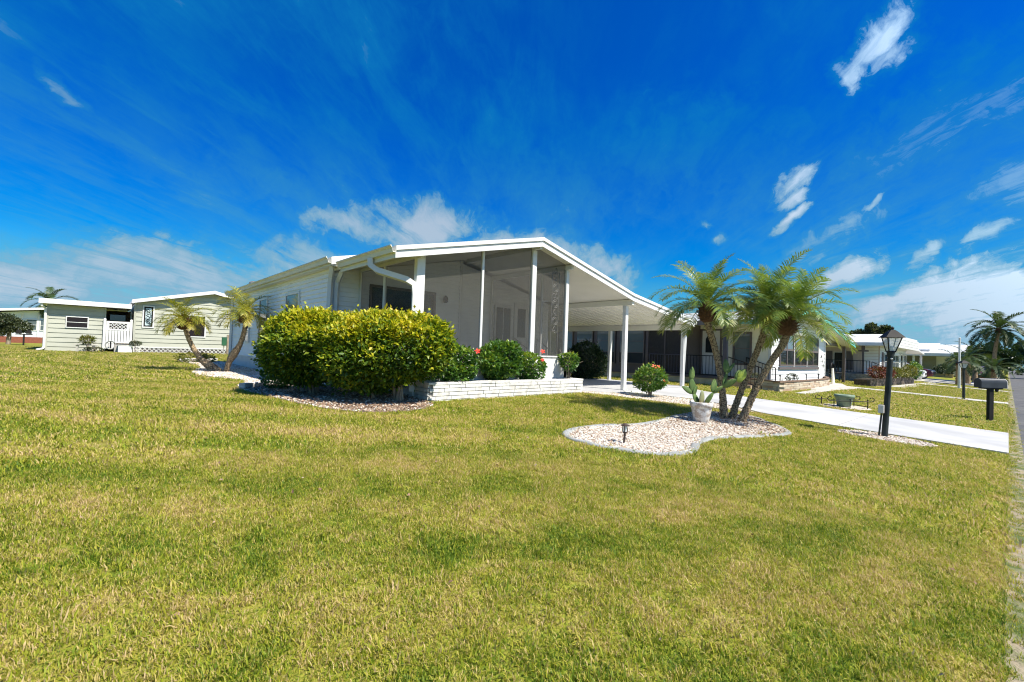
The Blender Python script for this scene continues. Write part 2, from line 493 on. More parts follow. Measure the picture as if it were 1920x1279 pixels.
class MB:
    def __init__(s):
        s.v = []; s.f = []
    def add(s, verts, faces):
        k = len(s.v)
        s.v += [tuple(p) for p in verts]
        s.f += [tuple(i + k for i in f) for f in faces]
    def box8(s, p):
        s.add(p, [(0, 3, 2, 1), (4, 5, 6, 7), (0, 1, 5, 4), (1, 2, 6, 5), (2, 3, 7, 6), (3, 0, 4, 7)])
    def box(s, x0, x1, y0, y1, z0, z1):
        s.box8([(x0, y0, z0), (x1, y0, z0), (x1, y1, z0), (x0, y1, z0), (x0, y0, z1), (x1, y0, z1), (x1, y1, z1), (x0, y1, z1)])
    def prism(s, poly, axis, a, b):
        """polygon extruded along axis; poly in the two other axes (cyclic order x,y,z)"""
        n = len(poly)
        def P(u, w, t):
            return {'x': (t, u, w), 'y': (u, t, w), 'z': (u, w, t)}[axis]
        s.add([P(u, w, a) for u, w in poly] + [P(u, w, b) for u, w in poly],
              [tuple(range(n - 1, -1, -1)), tuple(range(n, 2 * n))] + [(i, (i + 1) % n, n + (i + 1) % n, n + i) for i in range(n)])
    def tube(s, pts, rad, n=8, cap=True, jit=0.0):
        pts = [Vector(p) for p in pts]
        m = len(pts)
        if isinstance(rad, (int, float)):
            rad = [rad] * m
        k = len(s.v)
        ref = None
        for i, p in enumerate(pts):
            t = (pts[min(i + 1, m - 1)] - pts[max(i - 1, 0)]).normalized()
            if ref is None:
                ref = Vector((1, 0, 0)) if abs(t.x) < .8 else Vector((0, 1, 0))
            a = (ref - t * ref.dot(t)).normalized()
            b = t.cross(a)
            ref = a
            for j in range(n):
                g = 2 * math.pi * j / n
                r = rad[i] * (1 + (rnd.uniform(-jit, jit) if jit else 0))
                s.v.append(tuple(p + (a * math.cos(g) + b * math.sin(g)) * r))
        for i in range(m - 1):
            for j in range(n):
                s.f.append((k + i * n + j, k + i * n + (j + 1) % n, k + (i + 1) * n + (j + 1) % n, k + (i + 1) * n + j))
        if cap:
            s.f.append(tuple(k + j for j in range(n - 1, -1, -1)))
            s.f.append(tuple(k + (m - 1) * n + j for j in range(n)))
    def lathe(s, prof, c=(0, 0, 0), n=16, sx=1.0, sy=1.0, rot=0.0):
        """prof: list of (r, z)"""
        k = len(s.v)
        for r, z in prof:
            for j in range(n):
                g = 2 * math.pi * j / n + rot
                s.v.append((c[0] + r * sx * math.cos(g), c[1] + r * sy * math.sin(g), c[2] + z))
        for i in range(len(prof) - 1):
            for j in range(n):
                s.f.append((k + i * n + j, k + i * n + (j + 1) % n, k + (i + 1) * n + (j + 1) % n, k + (i + 1) * n + j))
        s.f.append(tuple(k + j for j in range(n - 1, -1, -1)))
        s.f.append(tuple(k + (len(prof) - 1) * n + j for j in range(n)))
    def ball(s, c, r, n=8, m=6, sz=1.0):
        prof = [(r * math.sin(math.pi * i / m) + 1e-4, -r * sz * math.cos(math.pi * i / m)) for i in range(m + 1)]
        s.lathe(prof, c, n)
    def mesh(s, name):
        me = bpy.data.meshes.new(name)
        me.from_pydata(s.v, [], s.f)
        me.update()
        return me
    def build(s, name, m, parent=None, smooth=False, label=None, kind=None):
        me = s.mesh(name)
        if m: me.materials.append(m)
        if smooth:
            me.polygons.foreach_set('use_smooth', [True] * len(me.polygons))
        o = bpy.data.objects.new(name, me)
        link(o, parent)
        if label: o['label'] = label
        if kind: o['kind'] = kind
        return o

def bevel(o, w=.01, seg=2, ang=40):
    md = o.modifiers.new('bevel', 'BEVEL')
    md.width = w; md.segments = seg; md.limit_method = 'ANGLE'; md.angle_limit = R(ang)
    return o

class Wall:
    """a frame on a vertical wall: origin o (x, y), unit direction u along it, outward normal n"""
    def __init__(s, o, u, n):
        s.o = Vector((o[0], o[1], 0)); s.u = Vector((u[0], u[1], 0)); s.n = Vector((n[0], n[1], 0))
    def p(s, a, z, d):
        v = s.o + s.u * a + s.n * d
        return (v.x, v.y, z)
    def box(s, b, u0, u1, z0, z1, d0, d1):
        q = [s.p(u0, z0, d0), s.p(u1, z0, d0), s.p(u1, z0, d1), s.p(u0, z0, d1),
             s.p(u0, z1, d0), s.p(u1, z1, d0), s.p(u1, z1, d1), s.p(u0, z1, d1)]
        b.box8(q)
    def quad(s, b, u0, u1, z0, z1, d):
        b.add([s.p(u0, z0, d), s.p(u1, z0, d), s.p(u1, z1, d), s.p(u0, z1, d)], [(0, 1, 2, 3)])

def np_mesh(name, V, F, tint=None):
    V = np.asarray(V, np.float32); F = np.asarray(F, np.int32)
    me = bpy.data.meshes.new(name)
    me.vertices.add(len(V)); me.vertices.foreach_set('co', V.ravel())
    k = F.shape[1]
    me.loops.add(F.size); me.loops.foreach_set('vertex_index', F.ravel())
    me.polygons.add(len(F))
    me.polygons.foreach_set('loop_start', np.arange(0, F.size, k, dtype=np.int32))
    if tint is not None:
        a = me.attributes.new('tint', 'FLOAT', 'POINT')
        a.data.foreach_set('value', np.asarray(tint, np.float32))
    me.update(calc_edges=True)
    return me

def np_obj(name, V, F, m, parent=None, tint=None, kind=None, smooth=False):
    me = np_mesh(name, V, F, tint)
    me.materials.append(m)
    if smooth:
        me.polygons.foreach_set('use_smooth', [True] * len(me.polygons))
    o = bpy.data.objects.new(name, me)
    link(o, parent)
    if kind: o['kind'] = kind
    return o

def boards(parent, w, span, z0, z1, h, m, holes=(), proud=.032, name='siding_board'):
    """lapped siding courses on wall w; span(z) gives (u0, u1); holes are (u0, u1, z0, z1). One object per board."""
    n = max(1, round((z1 - z0) / h)); h = (z1 - z0) / n
    for i in range(n):
        a, b = z0 + i * h, z0 + (i + 1) * h
        s0, s1 = span(a), span(b)
        if s0 is None: continue
        if s1 is None:
            mid = (s0[0] + s0[1]) / 2; s1 = (mid - .01, mid + .01)
        cuts = sorted((c[0], c[1]) for c in holes if c[2] < b - .02 and c[3] > a + .02)
        segs = []; cur0, cur1 = s0[0], s1[0]
        for c0, c1 in cuts:
            if c0 > max(cur0, cur1): segs.append((cur0, c0, cur1, c0))
            cur0 = cur1 = c1
        if s0[1] > cur0 or s1[1] > cur1: segs.append((cur0, max(s0[1], cur0), cur1, max(s1[1], cur1)))
        for l0, r0, l1, r1 in segs:
            mb = MB()
            g_ = min(.016, h * .12)
            mb.box8([w.p(l0, a + g_, .001), w.p(r0, a + g_, .001), w.p(r0, a + g_, proud), w.p(l0, a + g_, proud),
                     w.p(l1, b, .001), w.p(r1, b, .001), w.p(r1, b, .006), w.p(l1, b, .006)])
            mb.build(name, m, parent)

def window(parent, w, u0, u1, z0, z1, fm, gm, cols=1, rows=1, fw=.05, proud=.05, name='window', lower=None, bar=.03):
    proud = max(proud, .064)
    f = MB()
    w.box(f, u0, u0 + fw, z0, z1, .0, proud); w.box(f, u1 - fw, u1, z0, z1, .0, proud)
    w.box(f, u0 + fw, u1 - fw, z1 - fw, z1, .0, proud); w.box(f, u0 + fw, u1 - fw, z0, z0 + fw, .0, proud)
    for i in range(1, cols):
        c = u0 + (u1 - u0) * i / cols
        w.box(f, c - bar / 2, c + bar / 2, z0 + fw, z1 - fw, .0, proud - .008)
    for j in range(1, rows):
        c = z0 + (z1 - z0) * j / rows
        w.box(f, u0 + fw, u1 - fw, c - bar / 2, c + bar / 2, .0, proud - .012)
    fo = f.build(name, fm, parent)
    for i in range(cols):
        for j in range(rows):
            a = u0 + fw + (u1 - u0 - 2 * fw) * i / cols; b = u0 + fw + (u1 - u0 - 2 * fw) * (i + 1) / cols
            c = z0 + fw + (z1 - z0 - 2 * fw) * j / rows; d = z0 + fw + (z1 - z0 - 2 * fw) * (j + 1) / rows
            g = MB(); w.box(g, a - .004, b - .0045, c - .004, d - .0045, .040, .045)
            g.build('pane', (lower if (lower and j == 0) else gm), fo)
    return fo

def catmull(pts, n):
    P = [Vector(p) for p in pts]
    out = []
    m = len(P) - 1
    for i in range(n):
        t = i / (n - 1) * m
        k = min(int(t), m - 1); f = t - k
        p0 = P[max(k - 1, 0)]; p1 = P[k]; p2 = P[k + 1]; p3 = P[min(k + 2, m)]
        out.append(.5 * ((2 * p1) + (p2 - p0) * f + (2 * p0 - 5 * p1 + 4 * p2 - p3) * f * f + (3 * p1 - p0 - 3 * p2 + p3) * f ** 3))
    return out

def copy_tree(o, parent=None):
    c = o.copy(); COL.objects.link(c)
    if parent is not None: c.parent = parent
    for ch in [k for k in bpy.data.objects if k.parent == o]:
        copy_tree(ch, c)
    return c

# ------------------------------------------------------------------ ground sheets
def inside(poly, x, y):
    poly = np.asarray(poly); x = np.asarray(x); y = np.asarray(y)
    r = np.zeros(x.shape, bool); n = len(poly)
    for i in range(n):
        x1, y1 = poly[i]; x2, y2 = poly[(i + 1) % n]
        c = ((y1 > y) != (y2 > y)) & (x < (x2 - x1) * (y - y1) / ((y2 - y1) if y2 != y1 else 1e-9) + x1)
        r ^= c
    return r

def densify(poly, step):
    out = []
    for i in range(len(poly)):
        a = Vector(poly[i]); b = Vector(poly[(i + 1) % len(poly)])
        k = max(1, int((b - a).length / step))
        out += [tuple(a + (b - a) * j / k) for j in range(k)]
    return out

def smooth_loop(poly, n=6):
    P = [Vector(p) for p in poly]; m = len(P); out = []
    for i in range(m):
        p0, p1, p2, p3 = P[i - 1], P[i], P[(i + 1) % m], P[(i + 2) % m]
        for j in range(n):
            f = j / n
            q = .5 * ((2 * p1) + (p2 - p0) * f + (2 * p0 - 5 * p1 + 4 * p2 - p3) * f * f + (3 * p1 - p0 - 3 * p2 + p3) * f ** 3)
            out.append((q.x, q.y))
    return out

def sheet(name, poly, dz, m, step=.4, depth=.12, kind='structure', parent=None, rough=0.0):
    b = densify(poly, step)
    xs = [p[0] for p in b]; ys = [p[1] for p in b]
    gx, gy = np.meshgrid(np.arange(min(xs), max(xs), step), np.arange(min(ys), max(ys), step))
    gx = gx.ravel() + .013; gy = gy.ravel() + .017
    k = inside(b, gx, gy)
    pts = [Vector(p) for p in b] + [Vector((x, y)) for x, y in zip(gx[k], gy[k])]
    vo, eo, fo, ov, oe, of = delaunay_2d_cdt(pts, [], [list(range(len(b)))], 1, 1e-5)
    mb = MB()
    V = [(p.x, p.y, tz(p.x, p.y) + dz + (rnd.uniform(-rough, rough) if rough else 0)) for p in vo]
    mb.add(V, [tuple(f) for f in fo])
    n = len(b)
    area = sum(b[i][0] * b[(i + 1) % n][1] - b[(i + 1) % n][0] * b[i][1] for i in range(n))
    ring = b if area > 0 else b[::-1]
    kk = len(mb.v)
    mb.v += [(x, y, tz(x, y) + dz) for x, y in ring] + [(x, y, tz(x, y) + dz - depth) for x, y in ring]
    mb.f += [(kk + i, kk + n + i, kk + n + (i + 1) % n, kk + (i + 1) % n) for i in range(n)]
    o = mb.build(name, m, parent)
    if kind: o['kind'] = kind
    return o

# source collections for scattered stuff: not linked to the scene
def source(name, meshes, m):
    c = bpy.data.collections.new(name)
    for i, me in enumerate(meshes):
        me.materials.append(m)
        o = bpy.data.objects.new('%s_%02d' % (name, i), me)
        c.objects.link(o)
    return c

def scatter(name, P, rot, scl, idx, coll):
    """one stuff object: the points P carry instances of the meshes in coll"""
    me = bpy.data.meshes.new(name)
    me.vertices.add(len(P)); me.vertices.foreach_set('co', np.asarray(P, np.float32).ravel())
    a = me.attributes.new('turn', 'FLOAT_VECTOR', 'POINT'); a.data.foreach_set('vector', np.asarray(rot, np.float32).ravel())
    a = me.attributes.new('grow', 'FLOAT_VECTOR', 'POINT'); a.data.foreach_set('vector', np.asarray(scl, np.float32).ravel())
    a = me.attributes.new('pick', 'INT', 'POINT'); a.data.foreach_set('value', np.asarray(idx, np.int32))
    o = bpy.data.objects.new(name, me)
    COL.objects.link(o); o['kind'] = 'stuff'
    ng = bpy.data.node_groups.new(name + '_nodes', 'GeometryNodeTree')
    ng.interface.new_socket('Geometry', in_out='INPUT', socket_type='NodeSocketGeometry')
    ng.interface.new_socket('Geometry', in_out='OUTPUT', socket_type='NodeSocketGeometry')
    N, L = ng.nodes, ng.links
    gi = N.new('NodeGroupInput'); go = N.new('NodeGroupOutput')
    iop = N.new('GeometryNodeInstanceOnPoints')
    ci = N.new('GeometryNodeCollectionInfo')
    ci.inputs['Collection'].default_value = coll
    ci.inputs['Separate Children'].default_value = True
    ci.inputs['Reset Children'].default_value = True
    def attr(nm, dt):
        n = N.new('GeometryNodeInputNamedAttribute'); n.data_type = dt
        n.inputs['Name'].default_value = nm
        return [x for x in n.outputs if x.enabled][0]
    e2r = N.new('FunctionNodeEulerToRotation')
    L.new(attr('turn', 'FLOAT_VECTOR'), e2r.inputs[0])
    L.new(gi.outputs[0], iop.inputs['Points'])
    L.new(ci.outputs[0], iop.inputs['Instance'])
    iop.inputs['Pick Instance'].default_value = True
    L.new(attr('pick', 'INT'), iop.inputs['Instance Index'])
    L.new(e2r.outputs[0], iop.inputs['Rotation'])
    L.new(attr('grow', 'FLOAT_VECTOR'), iop.inputs['Scale'])
    L.new(iop.outputs[0], go.inputs[0])
    md = o.modifiers.new('scatter', 'NODES'); md.node_group = ng
    return o

# ------------------------------------------------------------------ the ground
def lawn_colour(nt, fac_extra=None):
    """green-to-straw patches by place; returns the colour socket"""
    N, L = nt.nodes, nt.links
    g = N.new('ShaderNodeNewGeometry')
    def noise(sc, det, dist=0.0):
        n = N.new('ShaderNodeTexNoise')
        n.inputs['Scale'].default_value = sc; n.inputs['Detail'].default_value = det; n.inputs['Distortion'].default_value = dist
        L.new(g.outputs['Position'], n.inputs['Vector'])
        return n.outputs[0]
    def mth(op, a, b):
        n = N.new('ShaderNodeMath'); n.operation = op
        for i, v in enumerate((a, b)):
            if isinstance(v, (int, float)): n.inputs[i].default_value = v
            else: L.new(v, n.inputs[i])
        return n.outputs[0]
    patch = mth('ADD', mth('MULTIPLY', mth('SUBTRACT', noise(.55, 3, .6), .5), .45), mth('MULTIPLY', mth('SUBTRACT', noise(2.6, 6, .8), .5), 1.1))
    # faint curved mowing passes on the left of the lawn
    dv = N.new('ShaderNodeVectorMath'); dv.operation = 'DISTANCE'
    L.new(g.outputs['Position'], dv.inputs[0]); dv.inputs[1].default_value = (16.0, 26.0, .5)
    sp = N.new('ShaderNodeSeparateXYZ'); L.new(g.outputs['Position'], sp.inputs[0])
    edge = N.new('ShaderNodeMapRange'); edge.inputs['From Min'].default_value = 9.0; edge.inputs['From Max'].default_value = 3.0
    L.new(sp.outputs['X'], edge.inputs['Value'])
    patch = mth('ADD', patch, mth('MULTIPLY', mth('MULTIPLY', mth('SINE', mth('MULTIPLY', dv.outputs['Value'], 5.2), 0.0), .13), edge.outputs[0]))
    if fac_extra is not None:
        fac = mth('ADD', patch, fac_extra)
    else:
        fac = mth('ADD', mth('ADD', patch, .40), mth('MULTIPLY', mth('SUBTRACT', noise(55, 3), .5), 1.1))
    cr = N.new('ShaderNodeValToRGB')
    e = cr.color_ramp.elements
    cols = [(0.0, (.11, .19, .012)), (.22, (.255, .325, .020)), (.45, (.41, .405, .036)), (.68, (.52, .43, .11)), (1.0, (.64, .48, .25))]
    while len(e) < len(cols): e.new(.5)
    for i, (p, c) in enumerate(cols):
        e[i].position = p; e[i].color = c + (1,)
    L.new(fac, cr.inputs[0])
    return cr.outputs[0], noise

def make_lawn_materials():
    m, nt, b = nmat('lawn_ground')
    c, noise = lawn_colour(nt)
    hv = nt.nodes.new('ShaderNodeHueSaturation'); hv.inputs['Value'].default_value = .62; hv.inputs['Saturation'].default_value = .95
    nt.links.new(c, hv.inputs['Color'])
    nt.links.new(hv.outputs[0], b.inputs['Base Color'])
    b.inputs['Roughness'].default_value = .9
    b.inputs['Specular IOR Level'].default_value = .1
    bp = nt.nodes.new('ShaderNodeBump'); bp.inputs['Strength'].default_value = .9; bp.inputs['Distance'].default_value = .05
    nt.links.new(noise(38, 6), bp.inputs['Height'])
    nt.links.new(bp.outputs[0], b.inputs['Normal'])
    m2, nt, b = nmat('grass_blade')
    at = nt.nodes.new('ShaderNodeAttribute'); at.attribute_name = 'tint'
    c, noise = lawn_colour(nt, at.outputs['Fac'])
    nt.links.new(c, b.inputs['Base Color'])
    b.inputs['Roughness'].default_value = .5
    b.inputs['Specular IOR Level'].default_value = .25
    tr = nt.nodes.new('ShaderNodeBsdfTranslucent')
    nt.links.new(c, tr.inputs[0])
    ms = nt.nodes.new('ShaderNodeMixShader'); ms.inputs[0].default_value = .45
    nt.links.new(b.outputs[0], ms.inputs[1]); nt.links.new(tr.outputs[0], ms.inputs[2])
    nt.links.new(ms.outputs[0], nt.nodes['Material Output'].inputs[0])
    return m, m2
MT['lawn'], MT['blade'] = make_lawn_materials()

def make_lawn():
    xs = np.unique(np.concatenate([np.linspace(-420, -40, 20), np.arange(-40, -6, 2.0), np.arange(-6, 9, .5), np.arange(9, 11.6, .125),
                                   np.arange(12, 24, .5), np.arange(24, 80, 2.0), np.linspace(80, 520, 24)]))
    ys = np.unique(np.concatenate([np.array([0.0, .03]), np.arange(.25, 12, .25), [8.0], np.arange(12, 60, 1.5), np.linspace(60, 560, 24)]))
    X, Y = np.meshgrid(xs, ys)
    Z = T(X, Y)
    Z = np.where(Y <= 0.0, -.10, Z)
    V = np.stack([X.ravel(), Y.ravel(), Z.ravel()], 1)
    nx = len(xs)
    i = np.arange(len(ys) - 1)[:, None] * nx + np.arange(nx - 1)[None, :]
    F = np.stack([i, i + 1, i + nx + 1, i + nx], -1).reshape(-1, 4)
    np_obj('lawn', V, F, MT['lawn'], None, None, 'structure')
make_lawn()

# street: dirty gutter strip, asphalt, the lawn on the far side
def strip(name, y0, y1, z, m, x0=-420, x1=520):
    xs = np.concatenate([np.linspace(x0, -10, 12), np.arange(-9, 40, 1.0), np.linspace(40, x1, 20)])
    V = []
    for x in xs:
        V += [(x, y0, z), (x, y1, z)]
    F = [(2 * i, 2 * i + 2, 2 * i + 3, 2 * i + 1) for i in range(len(xs) - 1)]
    return np_obj(name, V, F, m, None, None, 'structure')
MT['verge'] = mat('sandy_verge', (.30, .25, .17), (.10, .13, .035), 5.0, .95, .7, 70, detail=8, lo=.42, hi=.6)
strip('road_verge', -.20, 0.0, -.035, MT['verge'])
strip('street', -6.6, -.20, -.045, MT['asphalt'])
strip('opposite_verge', -420, -6.6, -.03, MT['lawn'])

DRIVE = [(11.72, -.02), (15.28, -.02), (15.28, 7.0), (15.9, 7.9), (11.6, 7.9), (12.3, 6.85), (12.62, 5.9), (12.42, 4.9), (11.9, 4.0), (11.72, 2.5)]
sheet('driveway', DRIVE, .030, MT['concrete'], .45)
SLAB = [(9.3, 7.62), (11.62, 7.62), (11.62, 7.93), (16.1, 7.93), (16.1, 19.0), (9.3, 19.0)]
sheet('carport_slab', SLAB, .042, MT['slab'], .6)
# apron joints are saw cuts: thin dark recesses read as lines
for yj in (2.45, 4.9):
    mb = MB()
    x0, x1 = (11.75, 15.26) if yj < 3 else (12.44, 15.26)
    mb.box8([(x0, yj, tz(x0, yj) + .0306), (x1, yj, tz(x1, yj) + .0306), (x1, yj + .012, tz(x1, yj) + .0306), (x0, yj + .012, tz(x0, yj) + .0306),
             (x0, yj, tz(x0, yj) + .0325), (x1, yj, tz(x1, yj) + .0325), (x1, yj + .012, tz(x1, yj) + .0325), (x0, yj + .012, tz(x0, yj) + .0325)])
    o = mb.build('pavement_joint', MT['mortar']); o['kind'] = 'structure'

WALK2 = [(27.5, -.02), (28.75, -.02), (28.5, 5.6), (30.5, 6.2), (30.5, 7.4), (26.6, 6.6), (22.0, 5.55), (19.6, 5.45), (19.6, 5.15), (24.0, 5.15), (27.5, 4.9)]
sheet('front_walk', WALK2, .025, MT['path'], .6)
WALK3 = [(41.5, -.02), (42.6, -.02), (42.6, 4.2), (41.5, 4.2)]
sheet('front_walk', WALK3, .025, MT['path'], .8)
DRIVE3 = [(48.0, -.02), (58.0, -.02), (58.0, 12.0), (48.0, 12.0)]
sheet('driveway', DRIVE3, .025, MT['path'], 1.2)
sheet('front_walk', [(33.0, 3.9), (47.9, 3.4), (47.9, 4.0), (33.0, 4.6)], .022, MT['path'], .8)

# beds
BED_PALM = smooth_loop([(5.14, 4.40), (5.72, 4.60), (6.44, 4.50), (7.13, 4.32), (8.01, 4.40), (9.05, 4.52), (10.35, 4.50), (11.0, 4.02), (10.35, 3.36), (9.36, 2.70),
                        (8.57, 2.78), (7.84, 3.02), (7.26, 3.18), (6.65, 3.12), (6.17, 2.96), (5.68, 2.99), (5.30, 3.28), (5.09, 3.70), (5.02, 4.05)], 5)
BED_HEDGE = smooth_loop([(2.17, 10.4), (2.26, 9.16), (2.40, 7.98), (2.63, 7.41), (2.97, 6.97), (3.42, 6.76), (4.0, 6.74), (4.50, 7.02), (4.60, 7.38), (4.60, 7.95), (4.60, 8.9), (4.50, 10.6), (3.9, 12.2), (3.0, 11.8)], 5)
BED_SIDE = [(2.40, 23.6), (2.70, 21.0), (2.60, 18.8), (2.02, 16.4), (1.94, 14.6), (2.40, 13.6), (2.66, 12.9), (2.50, 11.9), (2.20, 11.2), (2.17, 10.62), (3.1, 12.0), (3.9, 12.4), (3.96, 23.6)]
BED_LAMP = smooth_loop([(10.80, 2.20), (11.20, 2.28), (11.60, 2.05), (11.62, 1.5), (11.40, .98), (11.14, .84), (10.86, 1.0), (10.74, 1.5)], 5)
BED_DRIVE = [(9.25, 7.30), (9.9, 6.92), (10.55, 6.35), (11.17, 5.50), (11.86, 4.12), (12.38, 4.92), (12.58, 5.9), (12.26, 6.85), (11.62, 7.60), (9.30, 7.60)]
BED_POT = smooth_loop([(16.1, 3.7), (16.6, 3.9), (17.3, 3.6), (17.4, 3.0), (16.9, 2.7), (16.3, 2.95)], 4)
MT['shellbed'] = mat('crushed_shell', (.66, .61, .54), (.40, .32, .25), 34, .9, .6, 60, detail=4)
MT['mulch'] = mat('leaf_litter', (.17, .11, .075), (.36, .27, .20), 22, .95, .7, 60, detail=6)
sheet('palm_bed', BED_PALM, .012, MT['shellbed'], .25)
sheet('hedge_bed', BED_HEDGE, .012, MT['mulch'], .3)
sheet('side_bed', BED_SIDE, .014, MT['shellbed'], .4)
sheet('lamp_bed', BED_LAMP, .012, MT['shellbed'], .2)
sheet('drive_bed', BED_DRIVE, .012, MT['shellbed'], .3)
sheet('pot_bed', BED_POT, .010, MT['shellbed'], .3)

def edging(name, loop, width, h, label, m, seglen=.55, closed=True):
    """poured kerb round a bed: each poured length is a piece"""
    t = thing(name, label, 'garden edging', (loop[0][0], loop[0][1], tz(*loop[0])))
    P = densify(loop, .11) if closed else [tuple(p) for p in loop]
    n = len(P); k = max(3, round(seglen / .11))
    off = []
    for i in range(n):
        a = Vector(P[i - 1]); b = Vector(P[(i + 1) % n])
        d = (b - a).normalized(); off.append(Vector((-d.y, d.x)))
    i = 0
    while i < n:
        j = min(i + k, n)
        mb = MB(); prev = None
        for q in range(i, j + 1):
            p = Vector(P[q % n]); o = off[q % n]
            if q == i: p = p + (Vector(P[(q + 1) % n]) - p) * .06
            w2 = width / 2
            hh = h + .006 * math.sin(q * .9)
            ring = []
            for du, dz in ((-w2, -.06), (-w2, hh * .7), (-w2 * .55, hh), (w2 * .55, hh), (w2, hh * .7), (w2, -.06)):
                x, y = p.x + o.x * du, p.y + o.y * du
                ring.append((x, y, tz(x, y) + dz))
            if prev is not None:
                mb.add(prev + ring, [(a, (a + 1) % 6, 6 + (a + 1) % 6, 6 + a) for a in range(6)])
            else:
                mb.add(ring, [(5, 4, 3, 2, 1, 0)])
            prev = ring
        mb.add(prev, [(0, 1, 2, 3, 4, 5)])
        mb.build('kerb_piece', m, t, True)
        i = j
    return t
edging('garden_edging', BED_PALM, .12, .026, 'grey poured concrete kerb curling round the shell bed under the three palms', MT['edging'])

# ================================================================== the white home with screened porch and carport
def zroof(x):
    if x <= 7.9: return 3.353 + (x - 3.98) * .235
    if x <= 11.94: return 4.274 - (x - 7.9) * .2312
    return 3.340 - (x - 11.94) * .134

H = thing('mobile_home', 'white gabled home with screened front porch and open carport behind the large hedge', 'house', (4, 11, .5))
W_, S_ = MT['white'], MT['siding']
XL, XM, XR, YF, YD, YB = 3.97, 7.72, 11.90, 10.80, 11.20, 21.40
ZF = .95
LW = Wall((XL, 0), (0, 1), (-1, 0))           # left wall, u = y
FW = Wall((0, YF), (1, 0), (0, -1))           # porch back wall, u = x
DW = Wall((0, YD), (1, 0), (0, -1))           # right half, set back
zin = lambda x: zroof(x) - .15
PW = (4.98, 6.80, 1.62, 2.98)                 # picture window hole
mb = MB()
mb.box(XL, XL + .1, YF, YB, ZF, zin(XL))
mb.build('wall', S_, H)
mb = MB()                                      # porch back wall, four pieces round the picture window
def gable_piece(mb, x0, x1, z0, y, th=.1):
    mb.prism([(x0, z0), (x1, z0), (x1, zin(x1)), (x0, zin(x0))], 'y', y, y + th)
mb.prism([(XL + .1, ZF), (PW[0], ZF), (PW[0], zin(PW[0])), (XL + .1, zin(XL + .1))], 'y', YF, YF + .1)
gable_piece(mb, PW[1], XM, ZF, YF)
mb.box(PW[0], PW[1], YF, YF + .1, ZF, PW[2])
mb.prism([(PW[0], PW[3]), (PW[1], PW[3]), (PW[1], zin(PW[1])), (PW[0], zin(PW[0]))], 'y', YF, YF + .1)
mb.build('wall', S_, H)
mb = MB()
mb.prism([(XM, ZF), (XR, ZF), (XR, zin(XR)), (7.9, zin(7.9)), (XM, zin(XM))], 'y', YD, YD + .1)
mb.box(XM - .1, XM, YF + .1, YD + .1, ZF, zin(XM - .1))
mb.box(XR - .1, XR, YD + .1, YB, ZF, zin(XR))
mb.prism([(XL + .1, ZF), (XR - .1, ZF), (XR - .1, zin(XR)), (7.9, zin(7.9)), (XL + .1, zin(XL + .1))], 'y', YB - .1, YB)
mb.build('wall', S_, H)
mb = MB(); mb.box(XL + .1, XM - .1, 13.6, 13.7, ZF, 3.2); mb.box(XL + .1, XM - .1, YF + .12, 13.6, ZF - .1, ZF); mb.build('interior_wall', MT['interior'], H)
boards(H, LW, lambda z: (YF + .06, YB - .06), ZF, 3.30, .112, S_, name='siding_board')
def fspan(z):
    # porch back wall under the roof slope
    x0 = XL + .06
    if z > zin(x0): x0 = 3.98 + (z + .15 - 3.353) / .235
    return (x0, XM - .05) if x0 < XM - .05 else None
boards(H, FW, fspan, ZF, 4.0, .112, S_, [(PW[0] - .07, PW[1] + .07, PW[2] - .07, PW[3] + .07)])
def dspan(z):
    x1 = XR - .06
    if z > zin(x1): x1 = 7.9 + (4.274 - z - .15) / .2312
    return (XM + .04, x1) if x1 > XM + .04 else None
boards(H, DW, dspan, ZF, 4.0, .112, S_)
# corner trims and skirting
mb = MB()
mb.box(XL - .03, XL + .05, YF - .035, YF + .06, .55, 3.30); mb.build('corner_trim', W_, H)
mb = MB(); mb.box(XL - .03, XL + .05, YB - .06, YB + .02, .55, 3.30); mb.build('corner_trim', W_, H)
mb = MB(); mb.box(XM - .06, XM + .03, YF - .035, YF - .002, ZF, zin(XM) - .01); mb.build('corner_trim', W_, H)
mb = MB()
n = 90
for i in range(n):
    y0 = YF + (YB - YF) * i / n; y1 = YF + (YB - YF) * (i + 1) / n
    mb.box(XL - .012, XL + .04, y0, y1 - .035, .40, ZF - .03)
    mb.box(XL + .004, XL + .04, y1 - .035, y1, .40, ZF - .03)
mb.box(XL - .022, XL + .04, YF, YB, ZF - .03, ZF)
mb.build('skirting', MT['white'], H)
mb = MB(); mb.box(XL + .001, XM, YF + .002, YF + .08, .40, ZF); mb.build('skirting', MT['white'], H)
# windows on the left wall
window(H, LW, 12.95, 14.20, 2.28, 2.92, W_, MT['glass2'], 1, 1, .07, .05)
window(H, LW, 16.15, 17.15, 1.45, 2.95, W_, MT['glass'], 1, 2, .07, .05)
window(H, LW, 18.45, 19.2, 1.45, 2.3, W_, MT['glass2'], 1, 2, .07, .05)
